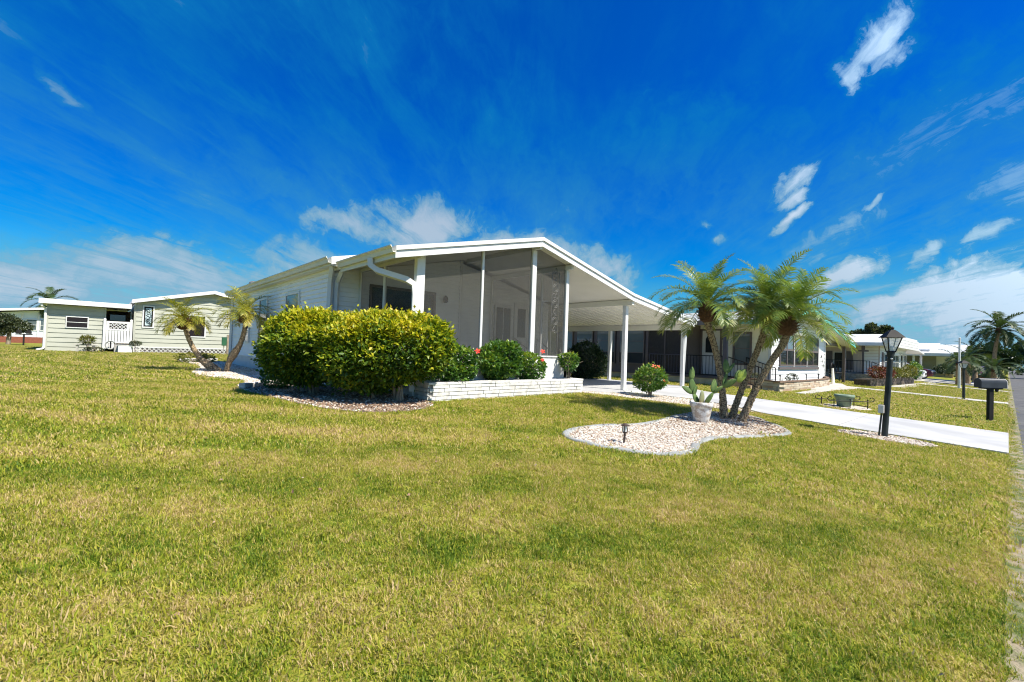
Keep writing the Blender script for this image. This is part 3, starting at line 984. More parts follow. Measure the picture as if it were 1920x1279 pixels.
# picture window
f = MB(); fw = .06
for a, b, c, d in ((PW[0] - .06, PW[0], PW[2] - .06, PW[3] + .06), (PW[1], PW[1] + .06, PW[2] - .06, PW[3] + .06), (PW[0], PW[1], PW[3], PW[3] + .06), (PW[0], PW[1], PW[2] - .06, PW[2])):
    FW.box(f, a, b, c, d, -.05, .035)
fo = f.build('window', MT['darkframe'], H)
f = MB(); FW.box(f, 6.40, 6.45, PW[2], PW[3], -.05, .02); f.build('mullion', MT['darkframe'], fo)
g = MB(); FW.box(g, PW[0], 6.40, PW[2], PW[3], -.035, -.030); g.build('pane', MT['glass_see'], fo)
g = MB(); FW.box(g, 6.45, PW[1], PW[2], PW[3], -.035, -.030); g.build('pane', MT['glass_see'], fo)
g = MB()
for i in range(12):
    FW.box(g, 6.46 + i * .022, 6.475 + i * .022, PW[2], PW[3] - .02, -.16 - .02 * (i % 2), -.14 - .02 * (i % 2))
g.build('curtain', MT['curtain'], fo)
# wall lamp by the window
mb = MB(); mb.lathe([(.03, 0), (.06, .03), (.07, .12), (.05, .18), (.015, .21)], (7.14, YF - .10, 2.77), 10); mb.box(7.11, 7.17, YF - .06, YF - .021, 2.85, 2.93)
mb.build('wall_lamp', MT['black'], H)
# right half: window and entry door under the carport roof
window(H, DW, 9.34, 10.08, 1.75, 2.95, W_, MT['glass'], 2, 1, .06, .05)
d = MB(); DW.box(d, 10.26, 11.16, .98, 3.05, .0, .045); do = d.build('door', W_, H)
d = MB(); DW.box(d, 10.36, 10.72, 1.95, 2.92, .0, .052); d.build('door_glass', MT['glass'], do)
d = MB(); d.ball(DW.p(11.07, 1.98, .08), .03, 8, 6); d.build('door_knob', MT['brass'], do)
d = MB(); DW.box(d, 10.20, 10.258, .98, 3.10, .0, .055); DW.box(d, 11.162, 11.22, .98, 3.10, .0, .055); DW.box(d, 10.26, 11.16, 3.052, 3.11, .0, .055); d.build('door_frame', W_, H)
st = MB()
for i in range(3):
    st.box(10.15 + i * .0, 11.35, YD - .30 * (3 - i) - .1, YD - .02, .40 + .19 * i, .59 + .19 * i)
st.build('entry_step', MT['concrete'], H)
for x in (10.20, 11.25):
    rl = MB()
    rl.tube([(x, YD - .1, 1.92), (x, YD - 1.1, 1.36)], .02, 6)
    rl.tube([(x, YD - 1.1, .42), (x, YD - 1.1, 1.38)], .02, 6); rl.tube([(x, YD - .12, .98), (x, YD - .12, 1.93)], .02, 6)
    for q in range(1, 6):
        yy = YD - .1 - q * .165
        rl.tube([(x, yy, .98 - .1 * q), (x, yy, 1.9 - .092 * q)], .011, 5)
    rl.build('step_railing', W_, H)

# --- roofs
def roof_slab(x0, x1, y0, y1, off, th, m, name='roof', n=1):
    mb = MB()
    xs = [x0] + [k for k in (7.9, 11.94) if x0 < k < x1] + [x1]
    poly = [(x, zroof(x) + off) for x in xs] + [(x, zroof(x) + off - th) for x in reversed(xs)]
    # vertical profile in x-z extruded along y
    mb.prism([(a, b) for a, b in poly][::-1], 'y', y0, y1)
    return mb.build(name, m, H)
roof_slab(3.98, 15.95, 7.72, 10.95, 0.0, .13, MT['ceiling'], 'porch_roof')
roof_slab(11.97, 15.95, 10.953, 18.8, 0.0, .13, MT['ceiling'], 'carport_roof')
roof_slab(3.78, 12.10, 10.36, 21.75, .16, .12, MT['roof'], 'main_roof')
roof_slab(3.98, 15.95, 7.72, 10.30, .012, .010, MT['roof'], 'roof_skin')
# front fascia of two bands, each slope a board
for (xa, xb) in ((3.98, 7.9), (7.9, 11.94), (11.94, 15.95)):
    m1 = MB(); m1.prism([(xa, zroof(xa) - .205), (xb, zroof(xb) - .205), (xb, zroof(xb) - .065), (xa, zroof(xa) - .065)], 'y', 7.685, 7.718); m1.build('fascia_board', W_, H)
    m1 = MB(); m1.prism([(xa, zroof(xa) - .062), (xb, zroof(xb) - .062), (xb, zroof(xb) + .022), (xa, zroof(xa) + .022)], 'y', 7.655, 7.718); m1.build('fascia_cap', W_, H)
# rake of the main roof (front edge at left)
m1 = MB(); m1.prism([(3.78, zroof(3.78) + .0), (7.9, zroof(7.9) + .0), (7.9, zroof(7.9) + .175), (3.78, zroof(3.78) + .175)], 'y', 10.33, 10.357); m1.build('fascia_board', W_, H)
def gutter(x, y0, y1, z, s=-1, w=.12, h=.13, m=MT['beige']):
    mb = MB()
    p = [(x, z - h), (x + s * w * .55, z - h), (x + s * w * .7, z - h * .45), (x + s * w, z - .02), (x + s * w, z), (x + s * (w - .015), z), (x + s * (w * .66), z - h * .5), (x + s * (w * .5), z - h + .015), (x + s * .012, z - h + .015), (x + s * .012, z), (x, z)]
    if s < 0: p = p[::-1]
    mb.prism(p[::-1], 'y', y0, y1)
    return mb.build('gutter', m, H)
gutter(3.978, 7.66, 10.3, zroof(3.98) + .02)
mb = MB(); mb.box(3.98, 4.01, 7.72, 10.3, zroof(3.98) - .2, zroof(3.98) - .132); mb.build('eave_board', MT['beige'], H)
gutter(3.778, 10.34, 21.75, zroof(3.78) + .165)
mb = MB(); mb.box(3.78, 3.965, 10.36, 21.7, zroof(3.78) - .02, zroof(3.78) + .035); mb.build('soffit', MT['beige'], H)
mb = MB(); mb.box(15.952, 16.06, 7.66, 18.8, zroof(15.95) - .12, zroof(15.95) + .03); mb.build('gutter', W_, H)
# downspouts
def spout(pts, w=.085, name='downspout', m=W_):
    mb = MB(); mb.tube(pts, w * .62, 4); o = mb.build(name, m, H); return o
spout([(3.93, 8.62, 3.24), (3.93, 8.60, 3.10), (4.02, 8.50, 3.00), (4.45, 8.06, 2.83), (4.56, 7.97, 2.74), (4.575, 7.955, 2.55), (4.575, 7.955, .62)], .125)
spout([(3.86, 10.52, 3.30), (3.88, 10.56, 3.18), (3.90, 10.66, 3.05), (3.905, 10.70, 2.9), (3.905, 10.72, .60)], .10)
spout([(4.06, 10.40, 3.20), (4.07, 10.55, 3.08), (4.08, 10.70, 2.98), (4.08, 10.74, 2.8), (4.08, 10.74, .60)], .10)
spout([(16.0, 7.9, 2.62), (16.0, 7.95, 2.54), (15.93, 8.02, 2.46), (15.93, 8.1, .40)], .10)
spout([(3.905, 21.35, 3.25), (3.905, 21.38, 3.0), (3.905, 21.40, .50)], .10)
# roof vents
mb = MB(); mb.lathe([(.10, 0), (.10, .12), (.19, .14), (.22, .2), (.19, .27), (.09, .32), (.01, .33)], (4.5, 20.6, zroof(4.5) + .14), 14); mb.build('roof_vent', mat('vent_grey', (.16, .15, .14), None, 8, .5), H, True)
# beams under the roof
def beam(x, y0, y1, ztop, w=.10, h=.17, m=W_, name='beam'):
    mb = MB(); mb.box(x - w / 2, x + w / 2, y0, y1, ztop - h, ztop); return mb.build(name, m, H)
beam(7.9, 7.74, 10.75, zroof(7.9) - .135, .09, .12)
beam(9.17, 7.80, 11.15, zroof(9.17) - .145, .08, .13)
beam(12.0, 7.74, 11.15, zroof(12.0) - .14, .11, .17, MT['ceiling'])
beam(15.86, 7.80, 18.7, zroof(15.86) - .14, .10, .20, MT['ceiling'])
beam(4.66, 7.90, 10.75, zroof(4.66) - .145, .08, .08)
# ceiling pan ribs of the carport, joined: too fine to pick apart
mb = MB()
y = 8.0
while y < 18.6:
    za, zb = zroof(12.06), zroof(15.80)
    mb.box8([(12.06, y, za - .150), (15.80, y, zb - .150), (15.80, y + .03, zb - .150), (12.06, y + .03, za - .150),
             (12.06, y, za - .131), (15.80, y, zb - .131), (15.80, y + .03, zb - .131), (12.06, y + .03, za - .131)])
    y += .305
mb.build('ceiling_rib', MT['ceiling'], H, kind='stuff')
# posts
def post(x, y, z0, z1, w=.13, d=.11, m=W_, name='post'):
    mb = MB(); mb.box(x - w / 2, x + w / 2, y - d / 2, y + d / 2, z0, z1)
    o = mb.build(name, m, H); bevel(o, .008, 1); return o
post(4.70, 8.02, .45, zroof(4.70) - .14, .19, .12)
post(6.31, 8.02, 1.36, zroof(6.31) - .14, .065, .07)
post(7.93, 8.02, 1.36, zroof(7.93) - .25, .15, .10)
post(9.20, 8.02, .45, zroof(9.20) - .27, .12, .10)
post(4.66, 9.44, 1.36, zroof(4.66) - .22, .06, .07)
post(4.66, 10.72, .95, zroof(4.66) - .22, .06, .08)
post(9.17, 8.9, 1.36, zroof(9.17) - .27, .06, .06)
post(9.17, 11.12, .95, zroof(9.17) - .27, .07, .07)
post(12.02, 8.02, tz(12, 8), zroof(12.02) - .31, .15, .12)
post(15.92, 8.10, tz(15.9, 8.1), zroof(15.86) - .34, .14, .12)
post(15.86, 11.3, tz(15.9, 11.3), zroof(15.86) - .34, .14, .12)
post(15.86, 15.0, tz(15.9, 15), zroof(15.86) - .34, .14, .12)
# base plates
for (x, y) in ((12.02, 8.02), (15.92, 8.1), (15.86, 11.3)):
    mb = MB(); mb.box(x - .12, x + .12, y - .1, y + .1, tz(x, y) + .03, tz(x, y) + .05); mb.build('post_plate', W_, H)
# knee wall of the porch and porch deck
mb = MB(); mb.box(4.60, 9.26, 7.97, 8.07, .35, 1.36); mb.box(4.60, 4.70, 8.07, 10.78, .35, 1.36); mb.box(9.12, 9.22, 8.07, 11.18, .35, 1.36)
mb.build('knee_wall', MT['stucco'], H)
mb = MB(); mb.box(4.57, 9.29, 7.945, 8.095, 1.36, 1.395); mb.box(4.57, 4.73, 8.095, 10.78, 1.36, 1.395); mb.box(9.09, 9.25, 8.095, 11.18, 1.36, 1.395)
mb.build('sill', W_, H)
mb = MB(); mb.box(4.70, 9.12, 8.07, YF - .01, .50, .90); mb.build('porch_floor', MT['slab'], H)
# insect screens
def screen(pts):
    mb = MB(); mb.add(pts, [(0, 1, 2, 3)]); mb.build('screen_panel', MT['screenm'], H)
zs = lambda x: zroof(x) - .135
screen([(4.80, 8.02, 1.395), (6.28, 8.02, 1.395), (6.28, 8.02, zs(6.28)), (4.80, 8.02, zs(4.80))])
screen([(6.345, 8.02, 1.395), (7.855, 8.02, 1.395), (7.855, 8.02, zs(7.855)), (6.345, 8.02, zs(6.345))])
screen([(8.005, 8.02, 1.395), (9.14, 8.02, 1.395), (9.14, 8.02, zs(9.14)), (8.005, 8.02, zs(8.005))])
for y0, y1 in ((8.08, 9.41), (9.47, 10.68)):
    screen([(4.66, y0, 1.395), (4.66, y1, 1.395), (4.66, y1, zs(4.66) - .09), (4.66, y0, zs(4.66) - .09)])
for y0, y1 in ((8.07, 8.87), (8.93, 11.09)):
    screen([(9.17, y0, 1.395), (9.17, y1, 1.395), (9.17, y1, zs(9.17) - .14), (9.17, y0, zs(9.17) - .14)])
# wrought scroll ornament on the last screen
def ring(mb, c, r, th=.012, n=14, sx=1.0, sz=1.0):
    mb.tube([(c[0] + r * sx * math.sin(2 * math.pi * i / n), c[1], c[2] + r * sz * math.cos(2 * math.pi * i / n)) for i in range(n + 1)], th, 4, False)
orn = MB(); ox, oy = 8.80, 8.045
z = 3.62
for kind in 'fcobofof':
    if kind == 'o':
        ring(orn, (ox, oy, z), .105); ring(orn, (ox, oy, z), .065); z -= .235
    elif kind == 'b':
        ring(orn, (ox - .05, oy, z + .03), .06, .011); ring(orn, (ox + .05, oy, z + .03), .06, .011); z -= .18
    elif kind == 'c':
        orn.tube([(ox - .07, oy, z + .1), (ox + .04, oy, z + .05), (ox - .04, oy, z - .03), (ox + .06, oy, z - .09)], .012, 4); z -= .22
    else:
        for s in (-1, 1):
            orn.tube([(ox, oy, z + .10), (ox + s * .05, oy, z + .04), (ox + s * .085, oy, z - .05), (ox + s * .05, oy, z - .09), (ox + s * .02, oy, z - .05)], .011, 4)
        ring(orn, (ox, oy, z - .04), .03, .012); z -= .22
orn.tube([(ox - .13, oy, 3.66), (ox - .13, oy, 1.42)], .010, 4); orn.tube([(ox + .13, oy, 3.60), (ox + .13, oy, 1.42)], .010, 4)
orn.build('scroll_ornament', mat('ornament_grey', (.42, .41, .38), None, 6, .6), H)
# hose reel stand / faucet pipe at porch corner
mb = MB(); mb.tube([(9.33, 8.0, .40), (9.33, 8.0, .78), (9.33, 7.93, .80)], .018, 6); mb.build('water_pipe', W_, H)

# chandelier hanging behind the picture window
CH = thing('chandelier', 'small lit chandelier with warm bulbs hanging behind the porch picture window', 'chandelier', (6.15, 11.95, 2.57))
mb = MB(); mb.tube([(6.15, 11.95, 2.62), (6.15, 11.95, 3.5)], .012, 6); mb.lathe([(.02, 0), (.07, .04), (.05, .12), (.02, .2)], (6.15, 11.95, 2.44), 10)
for k in range(6):
    a = k * math.pi / 3
    mb.tube([(6.15, 11.95, 2.50), (6.15 + .09 * math.cos(a), 11.95 + .09 * math.sin(a), 2.44), (6.15 + .13 * math.cos(a), 11.95 + .13 * math.sin(a), 2.50)], .01, 5)
mb.build('chandelier_frame', MT['brass'], CH)
for k in range(6):
    a = k * math.pi / 3
    mb = MB(); mb.ball((6.15 + .13 * math.cos(a), 11.95 + .13 * math.sin(a), 2.545), .022, 8, 6, 1.5); mb.build('bulb', MT['bulb'], CH, True)

# ------------------------------------------------------------------ white brick planter in front of the porch
def brick_wall(parent, w, u0, u1, z0, nz, bh, bl, m, depth=.10, gap=.012, jit=.006, name='brick', mats=None, zfun=None):
    for r in range(nz):
        off = -(r % 2) * bl / 2 + (rnd.uniform(-.08, .08) if nz > 3 else 0)
        u = u0 + off
        while u < u1 - .02:
            L = bl * rnd.uniform(.85, 1.15)
            a, b = max(u, u0), min(u + L, u1)
            if b - a > .05:
                mb = MB(); j = rnd.uniform(-jit, jit)
                w.box(mb, a + gap / 2, b - gap / 2, z0 + r * bh + gap / 2, z0 + (r + 1) * bh - gap / 2, -.03, depth * .2 + j)
                mb.build(name, (rnd.choice(mats) if mats else m), parent)
            u += L
P = thing('brick_planter', 'long white painted brick planter box holding the shrubs along the porch front', 'planter', (4.66, 7.42, .48))
PF = Wall((0, 7.42), (1, 0), (0, -1)); PLW = Wall((4.655, 0), (0, 1), (-1, 0)); PRW = Wall((9.25, 0), (0, 1), (1, 0))
mb = MB(); mb.box(4.675, 9.23, 7.44, 7.50, .30, .785); mb.box(4.675, 4.74, 7.50, 7.96, .30, .785); mb.box(9.16, 9.23, 7.50, 7.96, .30, .785); mb.build('mortar_core', MT['mortar'], P)
brick_wall(P, PF, 4.655, 9.25, .415, 5, .075, .42, MT['brick'])
brick_wall(P, PLW, 7.44, 7.96, .415, 5, .075, .30, MT['brick'])
brick_wall(P, PRW, 7.44, 7.96, .415, 5, .075, .30, MT['brick'])
u = 4.63
while u < 9.26:
    L = rnd.uniform(.36, .46); b = min(u + L, 9.27)
    mb = MB(); mb.box(u, b - .008, 7.395, 7.56, .788 + rnd.uniform(-.003, .003), .832 + rnd.uniform(-.004, .004)); o = mb.build('capstone', MT['brick'], P); u += L
for (x0, x1) in ((4.63, 4.78), (9.12, 9.27)):
    mb = MB(); mb.box(x0, x1, 7.562, 7.95, .788, .830); mb.build('capstone', MT['brick'], P)
mb = MB(); mb.box(4.74, 9.16, 7.50, 7.965, .55, .765); mb.build('soil', MT['soil'], P)

# white timber kerbs by the hedge and the side bed
def timber(label, a, b, w=.14, h=.12):
    d = (Vector(b) - Vector(a)); n = Vector((-d.y, d.x)).normalized() * w / 2
    mb = MB(); za, zb = tz(*a) + .0, tz(*b) + .0
    A, B = Vector(a), Vector(b)
    q = [A - n, B - n, B + n, A + n]
    mb.box8([(p.x, p.y, (za if i in (0, 3) else zb) - .05) for i, p in enumerate(q)] + [(p.x, p.y, (za if i in (0, 3) else zb) + h) for i, p in enumerate(q)])
    o = mb.build('landscape_timber', MT['timber']); bevel(o, .012, 2)
    return tag(o, label, 'timber', 'white timber edging in the side beds')
timber('white weathered timber lying across the gravel just left of the big hedge', (2.16, 10.55), (4.25, 12.45))
timber('distant white timber edging the gravel behind the leaning twin palms', (2.44, 23.6), (3.9, 24.2), .16, .13)

# ================================================================== sage house at the back left (front at y = 36)
def lattice(mb, w, u0, u1, z0, z1, d0, d1, step=.16, lw=.035):
    """crossed diagonal slats clipped to a rectangle"""
    L = (u1 - u0); Hh = (z1 - z0)
    for sgn in (1, -1):
        c = -Hh
        while c < L:
            pts = []
            # line u = c + t, z = t (or mirrored)
            t0 = max(0, -c); t1 = min(Hh, L - c)
            if t1 - t0 > .03:
                a0, a1 = c + t0, c + t1
                if sgn < 0: a0, a1 = L - a0, L - a1
                zA, zB = z0 + t0, z0 + t1
                dd = d0 if sgn > 0 else d1
                k = lw * .707
                mb.box8([w.p(u0 + a0 - k, zA, dd - .006), w.p(u0 + a0 + k, zA, dd - .006), w.p(u0 + a0 + k, zA, dd + .006), w.p(u0 + a0 - k, zA, dd + .006),
                         w.p(u0 + a1 - k, zB, dd - .006), w.p(u0 + a1 + k, zB, dd - .006), w.p(u0 + a1 + k, zB, dd + .006), w.p(u0 + a1 - k, zB, dd + .006)])
            c += step * 1.414
G = MT['sage']
HS = thing('sage_house', 'pale sage green house with flat roofed wing and low gable far across the left lawn', 'house', (3, 36, .57))
SW = Wall((0, 36), (1, 0), (0, -1))
zg = .56
mb = MB(); mb.box(-2.30, .12, 36, 42, zg - .2, 3.18); mb.build('wall', G, HS)
ridx, ridz = 5.45, 4.60
def sz(x): return 3.60 + (x - 1.27) * (ridz - 3.60) / (ridx - 1.27) if x <= ridx else ridz - (x - ridx) * (ridz - 3.60) / (ridx - 1.27)
mb = MB(); mb.prism([(1.45, .88), (9.4, .88), (9.4, sz(9.4) - .05), (ridx, ridz - .05), (1.45, sz(1.45) - .05)], 'y', 36, 46); mb.build('wall', G, HS)
boards(HS, SW, lambda z: (-2.24, .08), zg - .02, 3.16, .262, G, proud=.035)
def sspan(z):
    if z <= 3.60: return (1.50, 9.35)
    k = (z - 3.60 + .06) / ((ridz - 3.60) / (ridx - 1.27))
    a, b = 1.30 + k, 2 * ridx - 1.30 - k
    return (a, b) if b > a else None
boards(HS, SW, sspan, .93, 4.56, .262, G, proud=.035)
for a, b, z1 in ((-2.32, -2.24, 3.16), (.08, .14, 3.16), (1.40, 1.50, 3.58)):
    mb = MB(); SW.box(mb, a, b, zg if a < 1 else .88, z1, -.02, .045); mb.build('corner_trim', G, HS)
mb = MB(); mb.box(-2.62, 1.262, 35.55, 42.2, 3.25, 3.42); mb.build('flat_roof', MT['roof'], HS)
mb = MB(); mb.box(-2.62, 1.262, 35.50, 35.548, 3.19, 3.46); mb.build('fascia_board', MT['white'], HS)
mb = MB(); mb.prism([(1.27, sz(1.27) + .0), (ridx, ridz), (9.7, sz(9.7)), (9.7, sz(9.7) + .14), (ridx, ridz + .14), (1.27, sz(1.27) + .14)], 'y', 35.62, 46.3); mb.build('gable_roof', MT['roof'], HS)
for xa, xb in ((1.265, ridx), (ridx, 9.7)):
    mb = MB(); mb.prism([(xa, sz(xa) - .05), (xb, sz(xb) - .05), (xb, sz(xb) + .17), (xa, sz(xa) + .17)], 'y', 35.56, 35.615); mb.build('fascia_board', MT['white'], HS)
window(HS, SW, -1.55, -.60, 1.90, 2.56, MT['white'], MT['glass_dim'], 1, 2, .045, .07)
window(HS, SW, 4.12, 5.10, 1.62, 3.08, MT['white'], MT['glass_dim'], 1, 1, .07, .07)
# etched glass light
f = MB()
for a, b, c, d in ((1.80, 1.87, 2.10, 3.48), (2.31, 2.38, 2.10, 3.48), (1.87, 2.31, 2.10, 2.17), (1.87, 2.31, 3.41, 3.48)): SW.box(f, a, b, c, d, 0, .075)
fo = f.build('window', MT['white'], HS, label='narrow window with dark etched scrollwork glass')
f = MB()
for a, b, c, d in ((1.87, 1.94, 2.17, 3.41), (2.24, 2.31, 2.17, 3.41), (1.94, 2.24, 2.17, 2.25), (1.94, 2.24, 3.33, 3.41)): SW.box(f, a, b, c, d, 0, .05)
f.build('lead_border', MT['black'], fo)
g = MB(); SW.box(g, 1.93, 2.25, 2.24, 3.34, .036, .042); g.build('pane', MT['stainedglass'], fo)
g = MB()
for zc in (2.5, 2.8, 3.1):
    g.tube([SW.p(2.09 + .09 * math.sin(q * .7), zc - .16 + q * .035, .05) for q in range(10)], .018, 4)
g.build('scroll_lead', MT['black'], fo)
# lattice skirting and the recessed porch with its gate
mb = MB(); lattice(mb, SW, 1.62, 6.9, .56, .87, .045, .06, .16, .034)
SW.box(mb, 1.55, 6.95, .87, .94, .037, .075); SW.box(mb, 1.55, 6.95, .50, .56, .0, .05)
mb.build('lattice_skirting', MT['white'], HS)
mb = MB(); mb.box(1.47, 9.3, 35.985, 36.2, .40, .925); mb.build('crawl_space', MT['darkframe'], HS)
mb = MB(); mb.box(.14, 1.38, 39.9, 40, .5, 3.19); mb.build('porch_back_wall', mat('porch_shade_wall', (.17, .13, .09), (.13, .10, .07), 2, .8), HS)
mb = MB(); mb.box(.14, 1.38, 36.1, 39.9, .9, 1.10); mb.build('porch_floor', MT['tan'], HS)
mb = MB(); SW.box(mb, .35, 1.12, 2.55, 2.93, -3.86, -3.83); mb.build('porch_window', MT['glass2'], HS)
mb = MB()
for k in range(3): SW.box(mb, .30 + k * .36, .64 + k * .36, 2.02, 2.50, -2.62, -2.55)
mb.build('cabinet_board', MT['brown'], HS)
gt = thing('garden_gate', 'white plastic privacy gate with lattice top closing the porch recess', 'gate', (.7, 35.93, .9))
for x in (.10, 1.30):
    mb = MB(); mb.box(x - .06, x + .06, 35.87, 35.99, (.62 if x < 1 else 1.05), 2.46); mb.lathe([(.09, 0), (.09, .04), (.05, .08), (.01, .1)], (x, 35.93, 2.46), 4, rot=math.pi / 4); mb.build('gate_post', MT['white'], gt)
GW = Wall((0, 35.93), (1, 0), (0, -1))
for a, b in ((.17, 1.23),):
    for z0, z1 in ((2.28, 2.40), (1.86, 1.94), (1.10, 1.18)):
        mb = MB(); GW.box(mb, a, b, z0, z1, -.02, .03); mb.build('rail', MT['white'], gt)
    for s0, s1 in ((.17, .30), (1.10, 1.23)):
        mb = MB(); GW.box(mb, s0, s1, 1.945, 2.275, -.02, .03); mb.build('stile', MT['white'], gt)
mb = MB(); lattice(mb, GW, .30, 1.10, 1.945, 2.275, .0, .014, .12, .03); mb.build('lattice_panel', MT['white'], gt)
for k in range(8):
    x = .175 + k * .133
    mb = MB(); GW.box(mb, x, x + .112, 1.185 if x > .5 else .75, 1.855, -.012, .018); mb.build('board', MT['white'], gt)
# things in front of the sage house
dsp = MB(); dsp.tube([(-2.50, 35.6, 3.18), (-2.50, 35.62, 3.05), (-2.36, 35.9, 2.92), (-2.36, 35.93, .78), (-2.40, 35.75, .68), (-2.62, 35.6, .62)], .06, 6); dsp.build('downspout', MT['white'], HS)
ac = thing('air_conditioner', 'low grey outdoor air conditioner unit under the white privacy gate', 'air conditioner', (.85, 35.4, .56))
mb = MB(); mb.box(.55, 1.20, 35.1, 35.7, .57, 1.02); bevel(mb.build('casing', MT['acgrey'], ac), .02)
mb = MB(); mb.lathe([(.26, 0), (.26, .03), (.2, .05), (.01, .05)], (.87, 35.4, 1.02), 14); mb.build('fan_grille', MT['black'], ac)
wb = thing('concrete_block', 'plain white block standing beside the lattice skirting of the sage house', 'block', (1.1, 34.9, .56))
mb = MB(); mb.box(.72, 1.36, 34.85, 35.05, .56, .98); bevel(mb.build('block_body', MT['stucco'], wb), .015)
mb = MB(); mb.box(.70, 1.38, 34.83, 35.07, .982, 1.02); mb.build('block_cap', MT['white'], wb)
hr = thing('hose_reel', 'coiled garden hose hanging beside the grey air conditioner', 'hose', (.42, 35.5, .9))
mb = MB()
for k in range(4): ring(mb, (.40, 35.52 + k * .03, .98), .24 - .02 * (k % 2), .022, 18)
mb.build('hose', mat('hose_grey', (.35, .36, .34), None, 9, .6), hr, True)
mb = MB(); mb.box(.37, .43, 35.62, 35.68, .56, 1.2); mb.build('hose_hanger', MT['black'], hr)
xp = thing('lattice_screen', 'small white cross braced trellis square beside the lattice skirting', 'trellis', (1.58, 35.6, .56))
XW = Wall((1.42, 35.6), (1, 0), (0, -1))
mb = MB()
for a, b, c, d in ((0, .34, .58, .62), (0, .34, .90, .94), (0, .04, .62, .90), (.30, .34, .62, .90)): XW.box(mb, a, b, c, d, 0, .03)
mb.build('trellis_frame', MT['white'], xp)
mb = MB()
for a in range(8):
    g = a * math.pi / 4
    mb.tube([XW.p(.17, .76, .015), XW.p(.17 + .19 * math.cos(g), .76 + .17 * math.sin(g), .015)], .012, 4)
mb.build('trellis_spoke', MT['white'], xp)
ub = thing('utility_pedestal', 'green utility box on a weathered wooden post by the sage house corner', 'utility box', (6.10, 34.2, .55))
mb = MB(); mb.box(6.02, 6.16, 34.15, 34.29, .45, 1.85); mb.build('wood_post', MT['bark'], ub)
mb = MB(); mb.box(5.74, 6.0, 34.08, 34.26, 1.15, 1.68); bevel(mb.build('meter_box', MT['greenbox'], ub), .02)
mb = MB(); mb.tube([(5.87, 34.2, 1.15), (5.87, 34.2, .5)], .03, 6); mb.build('conduit', MT['acgrey'], ub)
bn = thing('garden_bench', 'low stone bench under the small window of the sage house', 'bench', (-.75, 35.3, .56))
mb = MB(); mb.box(-1.15, -.15, 35.15, 35.5, .93, 1.00); bevel(mb.build('seat', MT['path'], bn), .012)
for x in (-1.0, -.32):
    mb = MB(); mb.box(x - .06, x + .06, 35.2, 35.45, .50, .93); mb.build('leg', MT['path'], bn)

# house far behind at left
FB = thing('far_white_house', 'distant pale blue white house on a red brick base at the far left edge', 'house', (-6, 62, .6))
BW = Wall((0, 62), (1, 0), (0, -1))
mb = MB(); mb.prism([(-10.5, 1.15), (-2.0, 1.15), (-2.0, 4.05), (-3.9, 3.75), (-10.5, 2.9)], 'y', 62, 70); mb.build('wall', MT['far_white'], FB)
mb = MB(); mb.box(-10.5, -2.0, 61.9, 70, .5, 1.16); mb.build('brick_base', MT['redbrick'], FB)
mb = MB(); mb.prism([(-11.2, 2.98), (-4.0, 3.80), (-1.9, 4.12), (-1.9, 4.32), (-4.0, 4.0), (-11.2, 3.18)], 'y', 61.2, 70.5); mb.build('roof', MT['roof'], FB)
for a, b in ((-6.5, -5.9), (-5.25, -4.62), (-4.35, -3.8), (-7.6, -7.0)):
    window(FB, BW, a - .06, b + .06, 1.78, 2.85, MT['white'], MT['glass2'], 1, 2, .06, .06)
for x in (-5.55, -4.5, -3.6):
    mb = MB(); BW.box(mb, x - .07, x + .07, 1.16, 3.4, 0, .07); mb.build('corner_trim', MT['white'], FB)
m2 = thing('mailbox', 'pair of dark mailboxes on one post on the far left lawn', 'mailbox', (-4.35, 50, .58), group=None)
mb = MB(); mb.tube([(-4.35, 50, .5), (-4.35, 50, 1.45)], .05, 6); mb.box(-4.8, -3.9, 49.96, 50.04, 1.38, 1.45); mb.build('post', MT['black'], m2)
for x in (-4.62, -4.1):
    mb = MB(); mb.prism([(x - .13, 1.46), (x + .13, 1.46), (x + .13, 1.62), (x + .08, 1.74), (x - .08, 1.74), (x - .13, 1.62)], 'y', 49.75, 50.25); mb.build('box', MT['black'], m2)

# ================================================================== neighbour to the right with turquoise trim
N2 = thing('neighbour_house', 'white house with turquoise eave trim and dark screened porch beyond the carport', 'house', (20, 9, .35))
def z2(x): return 3.02 + (x - 18.7) * .165 if x <= 24.06 else 3.904 - (x - 24.06) * .165
ZP = .62
NF = 6.67
mb = MB(); mb.box(18.98, 20.55, 7.6, 17.2, .10, ZP); mb.build('porch_foundation', MT['tan'], N2)
mb = MB(); mb.box(18.94, 20.55, 7.57, 17.2, ZP, ZP + .05); mb.build('porch_floor', mat('porch_floor_brown', (.16, .12, .10), None, 4, .7), N2)
NS = Wall((20.6, 0), (0, 1), (-1, 0)); NSC = Wall((19.05, 0), (0, 1), (-1, 0)); NFW = Wall((0, NF), (1, 0), (0, -1))
mb = MB(); mb.prism([(20.6, .45), (28.9, .45), (28.9, z2(28.9) - .12), (24.06, z2(24.06) - .12), (20.6, z2(20.6) - .12)], 'y', NF, 20); mb.build('wall', MT['n2side'], N2)
boards(N2, NS, lambda z: (NF + .06, 11.4), ZP + .05, 3.18, .20, MT['n2side'], proud=.025)
def n2span(z):
    k = 0 if z < z2(20.6) - .14 else (z - z2(20.6) + .14) / .165
    k2 = 0 if z < z2(28.9) - .14 else (z - z2(28.9) + .14) / .165
    a, b = 20.66 + k, 28.84 - k2
    return (a, b) if b > a else None
boards(N2, NFW, n2span, .46, 3.74, .21, MT['siding'], proud=.025)
for a, b in ((20.56, 20.66), (27.62, 27.70), (28.80, 28.93)):
    mb = MB(); NFW.box(mb, a, b, .45, 3.0, -.02, .04); mb.build('corner_trim', W_, N2)
